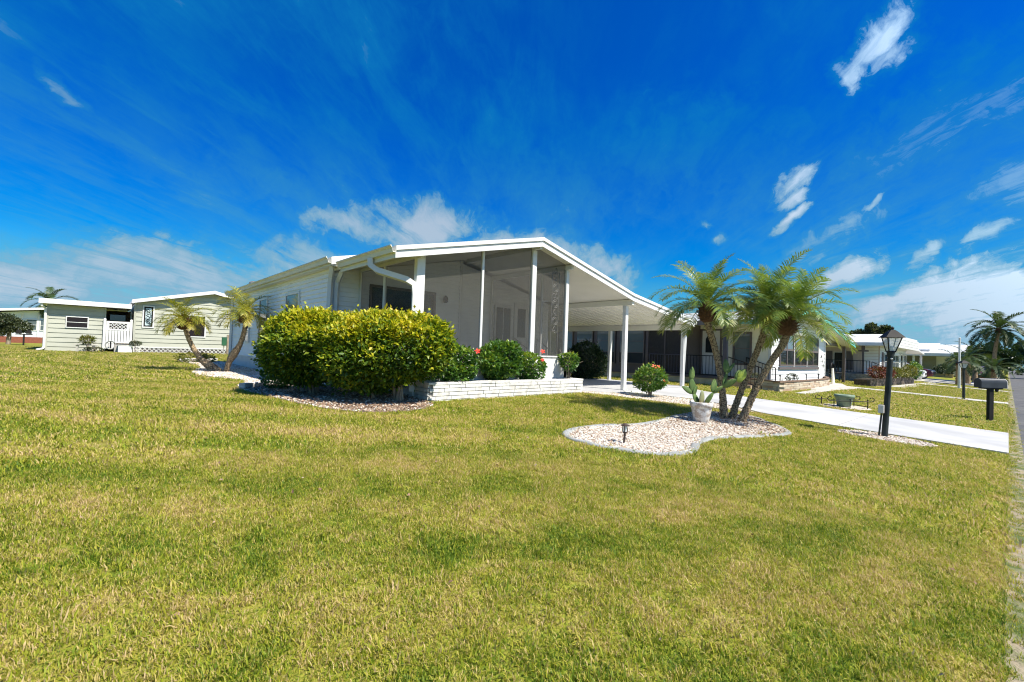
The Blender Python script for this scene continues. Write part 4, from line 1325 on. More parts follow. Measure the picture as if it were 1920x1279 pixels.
mb = MB(); NS.box(mb, NF - .04, NF + .06, .45, 3.1, -.02, .035); mb.build('corner_trim', W_, N2)
# front windows: five double-hung lights, lower halves screened
for k in range(3):
    a = 21.65 + k * 1.98
    window(N2, NFW, a, a + 1.86, 1.24, 2.68, MT['darkframe'], MT['glass2'], 2, 2, .06, .07, lower=MT['glass'], bar=.09)
    mb = MB(); NFW.box(mb, a + 1.87, a + 1.97, 1.20, 2.70, .0, .055); mb.build('window_trim', W_, N2)
mb = MB(); NFW.box(mb, 21.55, 27.60, 2.69, 2.80, 0, .09); mb.build('window_head', W_, N2)
mb = MB(); NFW.box(mb, 21.55, 27.60, 1.10, 1.19, 0, .085); mb.build('sill', MT['darkframe'], N2)
# dark screened room: frame, tall windows, dim panel
def dark_room():
    fr = MB()
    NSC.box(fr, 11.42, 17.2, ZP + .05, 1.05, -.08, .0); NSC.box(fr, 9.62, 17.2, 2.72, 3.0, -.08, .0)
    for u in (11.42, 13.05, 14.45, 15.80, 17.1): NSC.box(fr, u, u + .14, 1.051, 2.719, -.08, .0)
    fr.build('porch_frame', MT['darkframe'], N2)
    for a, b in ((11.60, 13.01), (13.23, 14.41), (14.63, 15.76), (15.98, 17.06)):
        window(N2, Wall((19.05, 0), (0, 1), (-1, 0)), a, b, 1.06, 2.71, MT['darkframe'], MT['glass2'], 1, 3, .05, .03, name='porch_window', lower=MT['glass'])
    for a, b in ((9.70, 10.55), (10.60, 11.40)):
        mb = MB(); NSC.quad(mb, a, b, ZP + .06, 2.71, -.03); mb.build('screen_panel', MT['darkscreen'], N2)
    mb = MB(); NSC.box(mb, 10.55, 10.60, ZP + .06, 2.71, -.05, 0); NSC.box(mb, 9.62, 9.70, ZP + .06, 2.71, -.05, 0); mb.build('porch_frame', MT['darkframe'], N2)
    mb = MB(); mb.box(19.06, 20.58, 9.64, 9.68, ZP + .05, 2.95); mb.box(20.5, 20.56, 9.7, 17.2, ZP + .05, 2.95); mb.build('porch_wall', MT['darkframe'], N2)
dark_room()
# entry door with an arched light
d = MB(); NS.box(d, 8.72, 9.52, ZP + .06, 2.72, 0, .05); do = d.build('door', W_, N2)
d = MB(); NS.box(d, 8.62, 8.72, ZP + .05, 2.80, 0, .065); NS.box(d, 9.52, 9.62, ZP + .05, 2.80, 0, .065); NS.box(d, 8.72, 9.52, 2.72, 2.80, 0, .065); NS.box(d, 8.72, 9.52, ZP + .05, ZP + .12, .0, .062); d.build('door_frame', MT['darkframe'], N2)
d = MB()
arch = [(8.92, 1.72), (9.36, 1.72), (9.36, 2.28)] + [(9.14 + .22 * math.cos(q * math.pi / 8), 2.28 + .24 * math.sin(q * math.pi / 8)) for q in range(1, 8)] + [(8.92, 2.28)]
d.prism(arch, 'x', 20.53, 20.545); d.build('door_glass', MT['glass'], do)
d = MB(); d.ball((20.50, 8.80, 1.62), .035, 8, 6); d.build('door_knob', MT['black'], do)
mb = MB(); mb.lathe([(.02, 0), (.07, .05), (.08, .2), (.02, .26)], (20.48, 8.5, 2.25), 8); mb.build('wall_lamp', MT['black'], N2)
window(N2, NS, 7.38, 8.16, 1.22, 2.66, MT['darkframe'], MT['glass2'], 1, 2, .08, .06)
# roof and trim
mb = MB(); mb.prism([(18.7, z2(18.7) - .12), (24.06, z2(24.06) - .12), (24.06, z2(24.06)), (18.7, z2(18.7))], 'y', 6.05, 20.4); mb.build('roof', MT['roof'], N2)
mb = MB(); mb.prism([(24.06, z2(24.06) - .12), (32.6, z2(32.6) - .12), (32.6, z2(32.6)), (24.06, z2(24.06))], 'y', 6.05, 20.4); mb.build('roof', MT['roof'], N2)
for xa, xb in ((18.7, 24.06), (24.06, 32.6)):
    mb = MB(); mb.prism([(xa, z2(xa) - .17), (xb, z2(xb) - .17), (xb, z2(xb) + .03), (xa, z2(xa) + .03)], 'y', 6.0, 6.047); mb.build('fascia_board', MT['turq'], N2, label='turquoise gable trim board')
mb = MB(); mb.box(18.62, 18.697, 6.0, 7.15, z2(18.7) - .16, z2(18.7) + .02); mb.build('eave_trim', MT['turq'], N2)
mb = MB(); mb.box(18.60, 18.697, 7.152, 20.4, z2(18.7) - .17, z2(18.7) + .015); mb.build('gutter', MT['darkframe'], N2)
def dspost(x, y, z0, z1, w, m, par, name='post'):
    mb = MB(); mb.box(x - w / 2, x + w / 2, y - w / 2, y + w / 2, z0, z1); return mb.build(name, m, par)
MT['purple'] = mat('grey_purple_post', (.105, .095, .115), (.08, .075, .09), 3, .5)
dspost(19.02, 7.86, ZP + .05, 2.86, .13, MT['purple'], N2)
mb = MB(); mb.tube([(18.66, 7.75, 2.86), (18.7, 7.74, 2.72), (18.92, 7.74, 2.60), (18.92, 7.74, .7)], .05, 5); mb.build('downspout', MT['purple'], N2)
dspost(32.3, 6.5, .15, z2(32.3) - .13, .14, MT['darkframe'], N2)
mb = MB(); mb.box(28.95, 32.4, 6.6, 6.75, 2.40, 2.56); mb.build('carport_beam', MT['darkframe'], N2)
mb = MB(); mb.box(28.95, 29.0, 6.75, 14, .4, 2.9); mb.build('carport_side', MT['n2side'], N2)
# railings: each baluster a rod joined into a panel, too fine to pick apart
def railing(par, pts, h, m, step=.13, bar=.016, toprad=.022):
    mb = MB()
    for (a, b) in zip(pts[:-1], pts[1:]):
        A, B = Vector(a), Vector(b)
        mb.tube([A + Vector((0, 0, h)), B + Vector((0, 0, h))], toprad, 6)
        mb.tube([A + Vector((0, 0, .1)), B + Vector((0, 0, .1))], bar, 5)
        n = max(1, int((B - A).length / step))
        for i in range(n + 1):
            p = A.lerp(B, i / n)
            mb.tube([p + Vector((0, 0, .1 if 0 < i < n else 0)), p + Vector((0, 0, h))], (bar * .75 if 0 < i < n else toprad), 5)
    return mb.build('railing', m, par)
ZF2 = ZP + .05
railing(N2, [(19.0, 11.3, ZF2), (19.0, 9.66, ZF2)], .90, MT['purple'])
railing(N2, [(19.0, 9.58, ZF2), (19.0, 7.95, ZF2)], .90, MT['black'])
railing(N2, [(19.05, 7.75, ZF2), (19.05, 6.45, .28)], .88, MT['black'])
railing(N2, [(20.45, 7.55, ZF2), (20.45, 6.40, .28)], .88, MT['black'])
st = MB()
for i in range(3): st.box(19.15, 20.4, 6.55 + .33 * i, 7.55, .12 + .16 * i, .28 + .16 * i - .005)
st.build('entry_step', MT['n2brick'], N2)
# house number: three dark digits stepping down the white strip
for i, ch in enumerate('414'):
    cu = bpy.data.curves.new('house_number', 'FONT'); cu.body = ch; cu.size = .30; cu.extrude = .008
    tmp = bpy.data.objects.new('house_number_text', cu)
    me = bpy.data.meshes.new_from_object(tmp)
    bpy.data.objects.remove(tmp)
    me.transform(Matrix.Translation((28.02 + i * .17, NF - .055, 1.66 - i * .25)) @ Matrix.Rotation(R(90), 4, 'X'))
    me.materials.clear(); me.materials.append(MT['black'])
    link(bpy.data.objects.new('house_number', me), N2)
# lean-to slab at the right of the front wall, pale
mb = MB(); mb.box8([(29.0, 6.3, .3), (29.5, 6.3, .3), (29.5, 6.36, .3), (29.0, 6.36, .3), (29.0, 6.3, 1.15), (29.15, 6.3, 1.15), (29.15, 6.36, 1.15), (29.0, 6.36, 1.15)])
mb.build('stair_cheek', MT['n2side'], N2)
# its brick planter along the front
NP = thing('curved_brick_planter', 'low tan brick planter with dark cap curving along the neighbour house front', 'planter', (22, 5.9, .28))
pts = [(19.40, 8.1), (19.40, 7.2), (19.40, 5.95), (21.2, 5.86), (23.5, 5.86), (25.6, 5.92), (27.2, 6.05), (28.3, 6.30), (28.9, 6.62)]
path = []
for a, b in zip(pts[:-1], pts[1:]):
    n = max(1, round((Vector(b) - Vector(a)).length / .44))
    path += [Vector(a).lerp(Vector(b), i / n) for i in range(n)]
path.append(Vector(pts[-1]))
for r in range(4):
    for a, b in zip(path[:-1], path[1:]):
        d = b - a; n = Vector((d.y, -d.x)).normalized()
        if n.y > 0 and abs(d.x) > abs(d.y): n = -n
        if abs(d.y) > abs(d.x): n = Vector((-1, 0)) if a.x < 20 else Vector((.6, -.8))
        sh = d * (.5 if r % 2 else 0)
        A, B = a + sh + d * .02, b + sh - d * .02
        z0 = tz(a.x, a.y) + .0 + r * .088
        q = [A, B, B - n * .10, A - n * .10]
        j = n * rnd.uniform(-.008, .008)
        mb = MB(); mb.box8([((p + j).x, (p + j).y, z0) for p in q] + [((p + j).x, (p + j).y, z0 + .078) for p in q])
        mb.build('brick', rnd.choice((MT['n2brick'], MT['n2brick2'], MT['n2brick2'])), NP)
mb = MB(); mc = MB()
for a, b in zip(path[:-1], path[1:]):
    d = b - a; n = Vector((d.y, -d.x)).normalized()
    if n.y > 0 and abs(d.x) > abs(d.y): n = -n
    if abs(d.y) > abs(d.x): n = Vector((-1, 0)) if a.x < 20 else Vector((.6, -.8))
    za, zb = tz(a.x, a.y) + .356, tz(b.x, b.y) + .356
    q = [a + n * .03, b + n * .03, b - n * .15, a - n * .15]
    mb.box8([(p.x, p.y, (za if i in (0, 3) else zb)) for i, p in enumerate(q)] + [(p.x, p.y, (za if i in (0, 3) else zb) + .05) for i, p in enumerate(q)])
    q = [a - n * .02, b - n * .02, b - n * .09, a - n * .09]
    mc.box8([(p.x, p.y, (za if i in (0, 3) else zb) - .5) for i, p in enumerate(q)] + [(p.x, p.y, (za if i in (0, 3) else zb) - .003) for i, p in enumerate(q)])
mb.build('cap', MT['cap'], NP); mc.build('mortar_core', MT['mortar'], NP)
mb = MB(); mb.prism([(19.5, 7.3), (19.5, 6.05), (25.6, 6.05), (28.0, 6.35), (28.7, 6.62), (20.6, 6.62), (20.6, 7.3)][::-1], 'z', .2, .56); mb.build('soil', MT['soil'], NP)
for k, x in enumerate((19.6, 21.3, 23.0, 24.9, 26.8)):
    mb = MB(); mb.tube([(x, 5.97, tz(x, 5.9) + .40), (x, 5.97, tz(x, 5.9) + .60)], .018, 6); mb.lathe([(.05, 0), (.05, .02), (.02, .05)], (x, 5.97, tz(x, 5.9) + .60), 8)
    mb.build('garden_stake', MT['black'], NP)
# black round porch chair seen under the carport roof
pc = thing('porch_chair', 'black wire garden chair on the pale porch beyond the turquoise trim', 'chair', (33.4, 7.3, .35))
mb = MB()
for k in range(7):
    a = -1.2 + k * .4
    mb.tube([(33.4 + .02 * k, 7.3 + .33 * math.sin(a), .85), (33.45, 7.3 + .36 * math.sin(a), 1.15 + .18 * math.cos(a))], .022, 5)
ring(mb, (33.4, 7.3, 1.1), .34, .03, 18)
mb.build('backrest', MT['black'], pc)
mb = MB(); mb.lathe([(.34, 0), (.36, .03), (.34, .06)], (33.3, 7.1, .80), 14); mb.build('seat', MT['black'], pc)
for dx, dy in ((-.22, -.22), (.22, -.22), (-.22, .22), (.22, .22)):
    mb = MB(); mb.tube([(33.3 + dx, 7.1 + dy, .80), (33.3 + dx * 1.3, 7.1 + dy * 1.3, .33)], .022, 5); mb.build('leg', MT['black'], pc)

# ================================================================== third house
N3 = thing('third_house', 'white house with dark shutters and covered entry behind the near lamp post', 'house', (38, 8, .3))
mb = MB(); mb.box(36.0, 37.3, 5.6, 10.5, .10, .78); mb.build('porch_foundation', MT['stone'], N3)
S3 = Wall((37.3, 0), (0, 1), (-1, 0)); F3 = Wall((0, 5.6), (1, 0), (0, -1))
mb = MB(); mb.box(37.3, 48.4, 5.6, 18, .45, 2.75); mb.build('wall', MT['pink'], N3)
boards(N3, S3, lambda z: (5.66, 6.5), .78, 2.70, .20, MT['siding'], proud=.025)
boards(N3, F3, lambda z: (37.36, 48.3), .46, 2.74, .20, MT['siding'], proud=.025)
for k in range(16):
    mb = MB(); S3.box(mb, 6.55 + k * .25, 6.78 + k * .25, .80, 2.70, .0, .018); mb.build('wall_panel', MT['pink'], N3)
for a, b in ((7.0, 7.35), (8.15, 8.5), (9.3, 9.65)):
    f = MB(); S3.box(f, a, b, 1.0, 2.25, .02, .06); f.build('shutter', MT['darkframe'], N3)
window(N3, S3, 7.42, 8.08, 1.05, 2.2, W_, MT['glass'], 1, 2, .05, .05)
d = MB(); S3.box(d, 6.72, 6.96, .80, 2.45, .02, .05); d.build('door', MT['pink'], N3)
for a, b in ((38.6, 41.2), (41.7, 44.5)):
    window(N3, F3, a, b, 1.08, 2.18, W_, MT['glass2'], 2, 2, .10, .08)
window(N3, F3, 45.2, 46.4, 1.08, 2.3, W_, MT['glass'], 1, 2, .12, .08)
window(N3, F3, 46.9, 48.1, 1.08, 2.3, W_, MT['glass'], 1, 2, .12, .08)
f = MB(); F3.box(f, 37.9, 38.4, 1.02, 2.24, .02, .06); f.build('shutter', MT['darkframe'], N3)
mb = MB(); mb.prism([(35.6, 2.62), (48.9, 2.62), (48.9, 2.78), (48.2, 3.45), (36.6, 3.36), (35.6, 2.78)], 'y', 4.9, 18.4); mb.build('roof', MT['roof'], N3)
for k in range(4):
    mb = MB(); F3.box(mb, 35.58, 48.92, 2.60 + k * .19, 2.76 + k * .19, .70, .74 - k * .008); mb.build('roof_panel', MT['roof'], N3)
mb = MB(); mb.box(35.52, 35.597, 4.9, 18.4, 2.60, 2.80); mb.build('gutter', W_, N3)
for y in (6.25, 8.6):
    dspost(36.1, y, .78, 2.60, .10, MT['darkframe'], N3)
    mb = MB(); mb.box(36.06, 36.14, y - .28, y + .28, 2.22, 2.32); mb.box(36.06, 36.14, y - .09, y + .09, 2.33, 2.59); mb.build('post_bracket', MT['darkframe'], N3)
railing(N3, [(36.05, 10.3, .78), (36.05, 5.9, .78)], .85, MT['black'], .16, .018)
railing(N3, [(36.1, 5.8, .78), (36.1, 4.75, .3)], .80, MT['black'], .16, .018)
mb = MB(); mb.prism([(48.4, 2.66), (53.0, 2.40), (53.0, 2.48), (48.4, 2.78)], 'y', 4.9, 16); mb.build('carport_roof', MT['roof'], N3)
for x, y in ((52.7, 5.1), (52.7, 10.0)):
    dspost(x, y, .2, 2.40, .14, W_, N3)
P3 = thing('brown_planter', 'dark brown block planter with red and gold plants below the third house', 'planter', (36, 4.7, .25))
mb = MB()
P3W = Wall((31.0, 5.02), (.9973, -.0733), (-.0733, -.9973))
for r in range(3):
    u = -.2 * (r % 2)
    while u < 10:
        a, b = max(u, 0), min(u + .6, 10)
        if b - a > .1:
            mb = MB(); P3W.box(mb, a + .01, b - .01, .16 + r * .15, .30 + r * .15, -.15, rnd.uniform(-.01, .01)); mb.build('block', MT['brownwall'], P3)
        u += .6
mb = MB(); P3W.box(mb, .02, 9.98, .1, .585, -.75, -.16); mb.build('soil', MT['soil'], P3)

# fourth house with its open carport
N4 = thing('fourth_house', 'far white roofed house with open carport at the end of the row', 'house', (74, 8, .3))
mb = MB(); mb.box(75.5, 84, 4.2, 16, .3, 2.7); mb.build('wall', mat('grey_wall', (.36, .36, .34), (.30, .30, .28), 2, .7), N4)
S4 = Wall((75.5, 0), (0, 1), (-1, 0))
f = MB(); S4.box(f, 4.3, 5.9, .4, 2.6, .01, .05); f.build('wall_panel', W_, N4)
window(N4, S4, 4.5, 5.1, .9, 2.3, W_, MT['glass2'], 2, 2, .08, .08)
window(N4, S4, 5.3, 5.8, .9, 2.3, W_, MT['glass'], 1, 2, .08, .08)
mb = MB(); mb.prism([(69.6, 2.62), (84, 4.2), (84, 4.35), (69.6, 2.86)], 'y', 3.3, 16.4); mb.build('roof', MT['roof'], N4)
mb = MB(); mb.box(69.45, 69.597, 3.2, 16.4, 2.55, 2.88); mb.build('gutter', W_, N4)
for y in (3.6, 7.4, 12):
    dspost(70.0, y, .1, 2.56, .2, W_, N4)
mb = MB(); mb.prism([(72, 3.20), (84, 4.42), (84, 4.52), (72, 3.36)], 'y', 6.2, 12); mb.build('roof_panel', MT['roof'], N4)
B4 = thing('tan_planter', 'small tan block planter in front of the fourth house', 'planter', (68.5, 4.6, .2))
mb = MB(); mb.box(68.3, 68.7, 4.0, 5.6, .12, .62); bevel(mb.build('planter_wall', MT['gold'], B4), .03); mb = MB(); mb.box(68.35, 68.65, 4.05, 5.55, .622, .65); mb.build('soil', MT['soil'], B4)

# ------------------------------------------------------------------ cars
def car(label, loc, rz, paint, group):
    t = thing('parked_car', label, 'car', loc, group, 0)
    L = 4.4
    def loft(sec):
        mb = MB(); k = 0
        for (x, prof) in sec:
            ring_ = [(x, y, z) for y, z in prof]
            mb.v += ring_
        n = len(sec[0][1])
        for i in range(len(sec) - 1):
            for j in range(n):
                mb.f.append((i * n + j, i * n + (j + 1) % n, (i + 1) * n + (j + 1) % n, (i + 1) * n + j))
        mb.f.append(tuple(range(n - 1, -1, -1))); mb.f.append(tuple((len(sec) - 1) * n + j for j in range(n)))
        return mb
    def prof(w, z0, z1, tw):
        return [(-w, z0), (w, z0), (w * 1.02, z0 + (z1 - z0) * .45), (w * tw, z1 - .03), (w * tw * .93, z1), (-w * tw * .93, z1), (-w * tw, z1 - .03), (-w * 1.02, z0 + (z1 - z0) * .45)]
    body = [(-2.2, prof(.66, .36, .66, .95)), (-2.12, prof(.78, .24, .78, .95)), (-1.7, prof(.86, .20, .88, .95)), (-.9, prof(.88, .19, .96, .95)), (0, prof(.89, .19, .97, .96)), (1.1, prof(.88, .19, .98, .95)), (1.8, prof(.86, .20, 1.0, .94)), (2.12, prof(.80, .28, .95, .94)), (2.2, prof(.70, .40, .80, .94))]
    cab = [(-.95, prof(.74, .95, .98, .98)), (-.25, prof(.80, .95, 1.40, .80)), (.35, prof(.81, .95, 1.46, .78)), (1.0, prof(.80, .95, 1.42, .79)), (1.75, prof(.74, .95, 1.02, .96))]
    M = Matrix.Translation(Vector(loc)) @ Matrix.Rotation(rz, 4, 'Z')
    def put(mb, name, m, par, sm=False):
        mb.v = [tuple(M @ Vector(p)) for p in mb.v]
        return mb.build(name, m, par, sm)
    b = put(loft(body), 'body', paint, t, False); bevel(b, .05, 3, 25)
    put(loft(cab), 'cabin_glass', MT['glass'], t)
    rf = [(-.20, prof(.66, 1.39, 1.43, .96)), (.35, prof(.67, 1.44, 1.49, .94)), (.98, prof(.66, 1.40, 1.45, .95))]
    put(loft(rf), 'roof', paint, t)
    mb = MB()
    for s in (-1, 1):
        for xa, za, xb, zb in ((-.93, .97, -.22, 1.41), (.42, .97, .38, 1.45), (1.72, 1.0, .98, 1.42)):
            mb.tube([(xa, s * .80, za), (xb, s * .665, zb)], .035, 5)
    put(mb, 'pillar', paint, t)
    for sx in (-1.38, 1.34):
        for s in (-1, 1):
            w = MB(); c = Vector((sx, s * .80, .32))
            w.tube([c + Vector((0, -.11, 0)), c + Vector((0, -.10, 0)), c + Vector((0, .10, 0)), c + Vector((0, .11, 0))], [.27, .32, .32, .27], 18)
            wo_ = put(w, 'wheel', MT['tyre'], t)
            w = MB(); w.tube([c + Vector((0, s * .09, 0)), c + Vector((0, s * .118, 0))], [.20, .19], 14); put(w, 'rim', MT['rim'], wo_)
    for s in (-1, 1):
        h = MB(); h.box(-2.19, -2.02, s * .60 - .16, s * .60 + .16, .62, .74); put(h, 'headlight', MT['headlamp'], t)
        h = MB(); h.box(2.04, 2.19, s * .62 - .14, s * .62 + .14, .70, .86); put(h, 'tail_light', MT['tail'], t)
        h = MB(); h.ball((-.72, s * .97, 1.02), .10, 8, 6, .7); put(h, 'side_mirror', paint, t)
    g = MB(); g.box(-2.215, -2.1, -.42, .42, .42, .60); put(g, 'grille', MT['black'], t)
    g = MB(); g.box(2.1, 2.215, -.26, .26, .46, .58); put(g, 'number_plate', W_, t)
    return t
car('white car parked nose out beside the brown planter', (50.3, 6.75, .24), R(90), MT['carwhite'], 'cars on the far driveway')
car('dark maroon car parked just behind the white car', (55.0, 6.6, .26), R(88), MT['carred'], 'cars on the far driveway')
car('dark red car half hidden behind the far palms at the right edge', (67.5, 1.6, .09), R(10), MT['carred'], 'cars on the far driveway')

# ------------------------------------------------------------------ street furniture
def lamp_post(label, x, y, h, lean, group='black lantern lamp posts along the street', sc=1.0):
    z = tz(x, y)
    t = thing('lamp_post', label, 'lamp post', (x, y, z), group)
    lx, ly = lean
    def P(dx, dy, dz): return (x + dx + lx * dz / h, y + dy + ly * dz / h, z + dz)
    mb = MB(); mb.tube([P(0, 0, -.05), P(0, 0, h * .742)], [.052 * sc, .047 * sc], 14)
    mb.tube([P(0, 0, h * .735), P(0, 0, h * .78)], [.058 * sc, .064 * sc], 14); mb.build('post', MT['lampmetal'], t, False)
    zb, zt = h * .785, h * .915
    def sq(r, dz):
        return [P(r * math.cos(a), r * math.sin(a), dz) for a in [math.pi / 4 + k * math.pi / 2 + .55 for k in range(4)]]
    a, b = sq(.075 * sc, zb), sq(.165 * sc, zt)
    fr = MB()
    for k in range(4):
        fr.tube([a[k], b[k]], .011 * sc, 5); fr.tube([a[k], a[(k + 1) % 4]], .012 * sc, 5); fr.tube([b[k], b[(k + 1) % 4]], .012 * sc, 5)
    fr.add(sq(.085 * sc, zb - .012) + sq(.085 * sc, zb + .004), [(3, 2, 1, 0), (4, 5, 6, 7)] + [(k, (k + 1) % 4, 4 + (k + 1) % 4, 4 + k) for k in range(4)])
    fr.build('lantern_frame', MT['black'], t)
    for k in range(4):
        g = MB(); e = (k + 1) % 4
        g.add([a[k], a[e], b[e], b[k]], [(0, 1, 2, 3)]); g.build('lantern_glass', MT['lanternglass'], t)
    r = MB(); s0, s1, s2 = sq(.225 * sc, zt - .005), sq(.10 * sc, h * .965), sq(.045 * sc, h * .985)
    r.add(s0 + s1, [(3, 2, 1, 0)] + [(k, (k + 1) % 4, 4 + (k + 1) % 4, 4 + k) for k in range(4)])
    r.add(s1 + s2, [(4, 5, 6, 7)] + [(k, (k + 1) % 4, 4 + (k + 1) % 4, 4 + k) for k in range(4)])
    r.tube([P(0, 0, h * .983), P(0, 0, h * 1.0), P(0, 0, h * 1.015)], [.018 * sc, .026 * sc, .008 * sc], 8); r.build('lantern_roof', MT['black'], t)
    g = MB(); c = P(0, 0, zb + .055 * sc); g.ball(c, .05 * sc, 12, 8, 1.1); g.build('bulb', MT['lens'], t, True)
    return t
m, nt, b = nmat('lantern_glass')
b.inputs['Base Color'].default_value = (.75, .80, .80, 1); b.inputs['Roughness'].default_value = .25
tr_ = nt.nodes.new('ShaderNodeBsdfTransparent'); ms_ = nt.nodes.new('ShaderNodeMixShader')
nz_ = nt.nodes.new('ShaderNodeTexNoise'); nz_.inputs['Scale'].default_value = 30
mr_ = nt.nodes.new('ShaderNodeMapRange'); mr_.inputs['To Min'].default_value = .40; mr_.inputs['To Max'].default_value = .6
nt.links.new(nz_.outputs[0], mr_.inputs['Value']); nt.links.new(mr_.outputs[0], ms_.inputs[0])
nt.links.new(b.outputs[0], ms_.inputs[1]); nt.links.new(tr_.outputs[0], ms_.inputs[2]); nt.links.new(ms_.outputs[0], nt.nodes['Material Output'].inputs[0])
MT['lanternglass'] = m
lp = lamp_post('near black lantern lamp post leaning slightly in its small shell bed by the driveway', 11.29, 1.60, 2.12, (.055, -.085))
mb = MB(); mb.ball((11.30, 1.52, 1.60), .022, 8, 6); mb.build('sensor', W_, lp)
lamp_post('far black lantern lamp post standing by the front walk beyond the mailbox', 27.95, 1.29, 1.73, (-.05, .02))
eb = thing('power_outlet_post', 'grey outdoor outlet box on a thin pipe beside the near lamp post', 'outlet box', (11.21, 1.69, .08))
mb = MB(); mb.tube([(11.22, 1.68, .02), (11.26, 1.64, .60)], .016, 8); mb.build('pipe', MT['lampmetal'], eb)
mb = MB(); mb.box(11.17, 11.31, 1.60, 1.69, .54, .70); bevel(mb.build('outlet_box', MT['acgrey'], eb), .01)
mb = MB(); mb.box(11.155, 11.168, 1.605, 1.685, .55, .69); mb.build('box_cover', W_, eb)

MBX = thing('mailbox', 'dark grey mailbox on a black post beside the street across the driveway', 'mailbox', (18.37, .40, .02))
def mpt(u, z, d):   # u along street, d towards the house
    return (18.43 + u * .72 + d * .2, .33 - u * .66 + d * .7, z)
prof_ = [(-.11, .93), (.11, .93), (.11, 1.08)] + [(.11 * math.cos(q * math.pi / 8), 1.08 + .11 * math.sin(q * math.pi / 8)) for q in range(1, 8)] + [(-.11, 1.08)]
mb = MB()
for u in (-.36, .36):
    mb.v += [mpt(u, z, d) for d, z in prof_]
n = len(prof_)
mb.f = [tuple(range(n)), tuple(range(2 * n - 1, n - 1, -1))] + [(j, n + j, n + (j + 1) % n, (j + 1) % n) for j in range(n)]
mb.build('mailbox_body', MT['boxgrey'], MBX)
mb = MB()
for u in (.362, .385):
    mb.v += [mpt(u, z, d * 1.03) for d, z in prof_]
mb.f = [tuple(range(n)), tuple(range(2 * n - 1, n - 1, -1))] + [(j, n + j, n + (j + 1) % n, (j + 1) % n) for j in range(n)]
mb.build('mailbox_door', MT['acgrey'], MBX)
mb = MB(); mb.box8([mpt(-.06, -.05, -.045), mpt(.06, -.05, -.045), mpt(.06, -.05, .045), mpt(-.06, -.05, .045), mpt(-.06, .90, -.045), mpt(.06, .90, -.045), mpt(.06, .90, .045), mpt(-.06, .90, .045)])
mb.build('post', MT['black'], MBX)
mb = MB(); mb.box8([mpt(-.25, .895, -.09), mpt(.28, .895, -.09), mpt(.28, .895, .09), mpt(-.25, .895, .09), mpt(-.25, .928, -.09), mpt(.28, .928, -.09), mpt(.28, .928, .09), mpt(-.25, .928, .09)])
mb.box8([mpt(.16, .82, -.03), mpt(.2, .82, -.03), mpt(.2, .82, .03), mpt(.16, .82, .03), mpt(.16, .894, -.03), mpt(.22, .894, -.03), mpt(.22, .894, .03), mpt(.16, .894, .03)])
mb.build('bracket', MT['black'], MBX)

fp = thing('flagpole', 'slim white flagpole standing in the lawn beyond the far lamp post', 'flagpole', (39.7, 2.05, .09))
mb = MB(); mb.tube([(39.7, 2.05, .05), (39.7, 2.05, 3.2)], [.07, .05], 8); mb.build('pole', W_, fp)
mb = MB(); mb.ball((39.7, 2.05, 3.24), .06, 8, 6); mb.build('finial', W_, fp)

SL = thing('garden_light', 'small bronze path light standing in the shell bed nearest the viewer', 'garden light', (5.52, 3.64, .23))
zz = tz(5.52, 3.64)
MT['bronze'] = mat('bronze_plastic', (.075, .048, .036), (.055, .036, .028), 8, .5)
mb = MB(); mb.tube([(5.505, 3.64, zz - .02), (5.52, 3.635, zz + .15)], [.013, .016], 8); mb.lathe([(.012, .15), (.035, .165), (.036, .18)], (5.52, 3.635, zz), 10); mb.build('stake', MT['bronze'], SL)
mb = MB()
for k in range(4):
    a = k * math.pi / 2 + .4
    mb.tube([(5.52 + .032 * math.cos(a), 3.635 + .032 * math.sin(a), zz + .178), (5.52 + .042 * math.cos(a), 3.635 + .042 * math.sin(a), zz + .262)], .0055, 5)
mb.build('cage', MT['bronze'], SL)
mb = MB(); mb.lathe([(.024, .18), (.033, .262)], (5.52, 3.635, zz), 10); mb.build('lens', MT['lens'], SL)
mb = MB(); mb.lathe([(.062, .263), (.060, .272), (.032, .285), (.026, .294), (.002, .296)], (5.52, 3.635, zz), 12); mb.build('cap', MT['bronze'], SL)

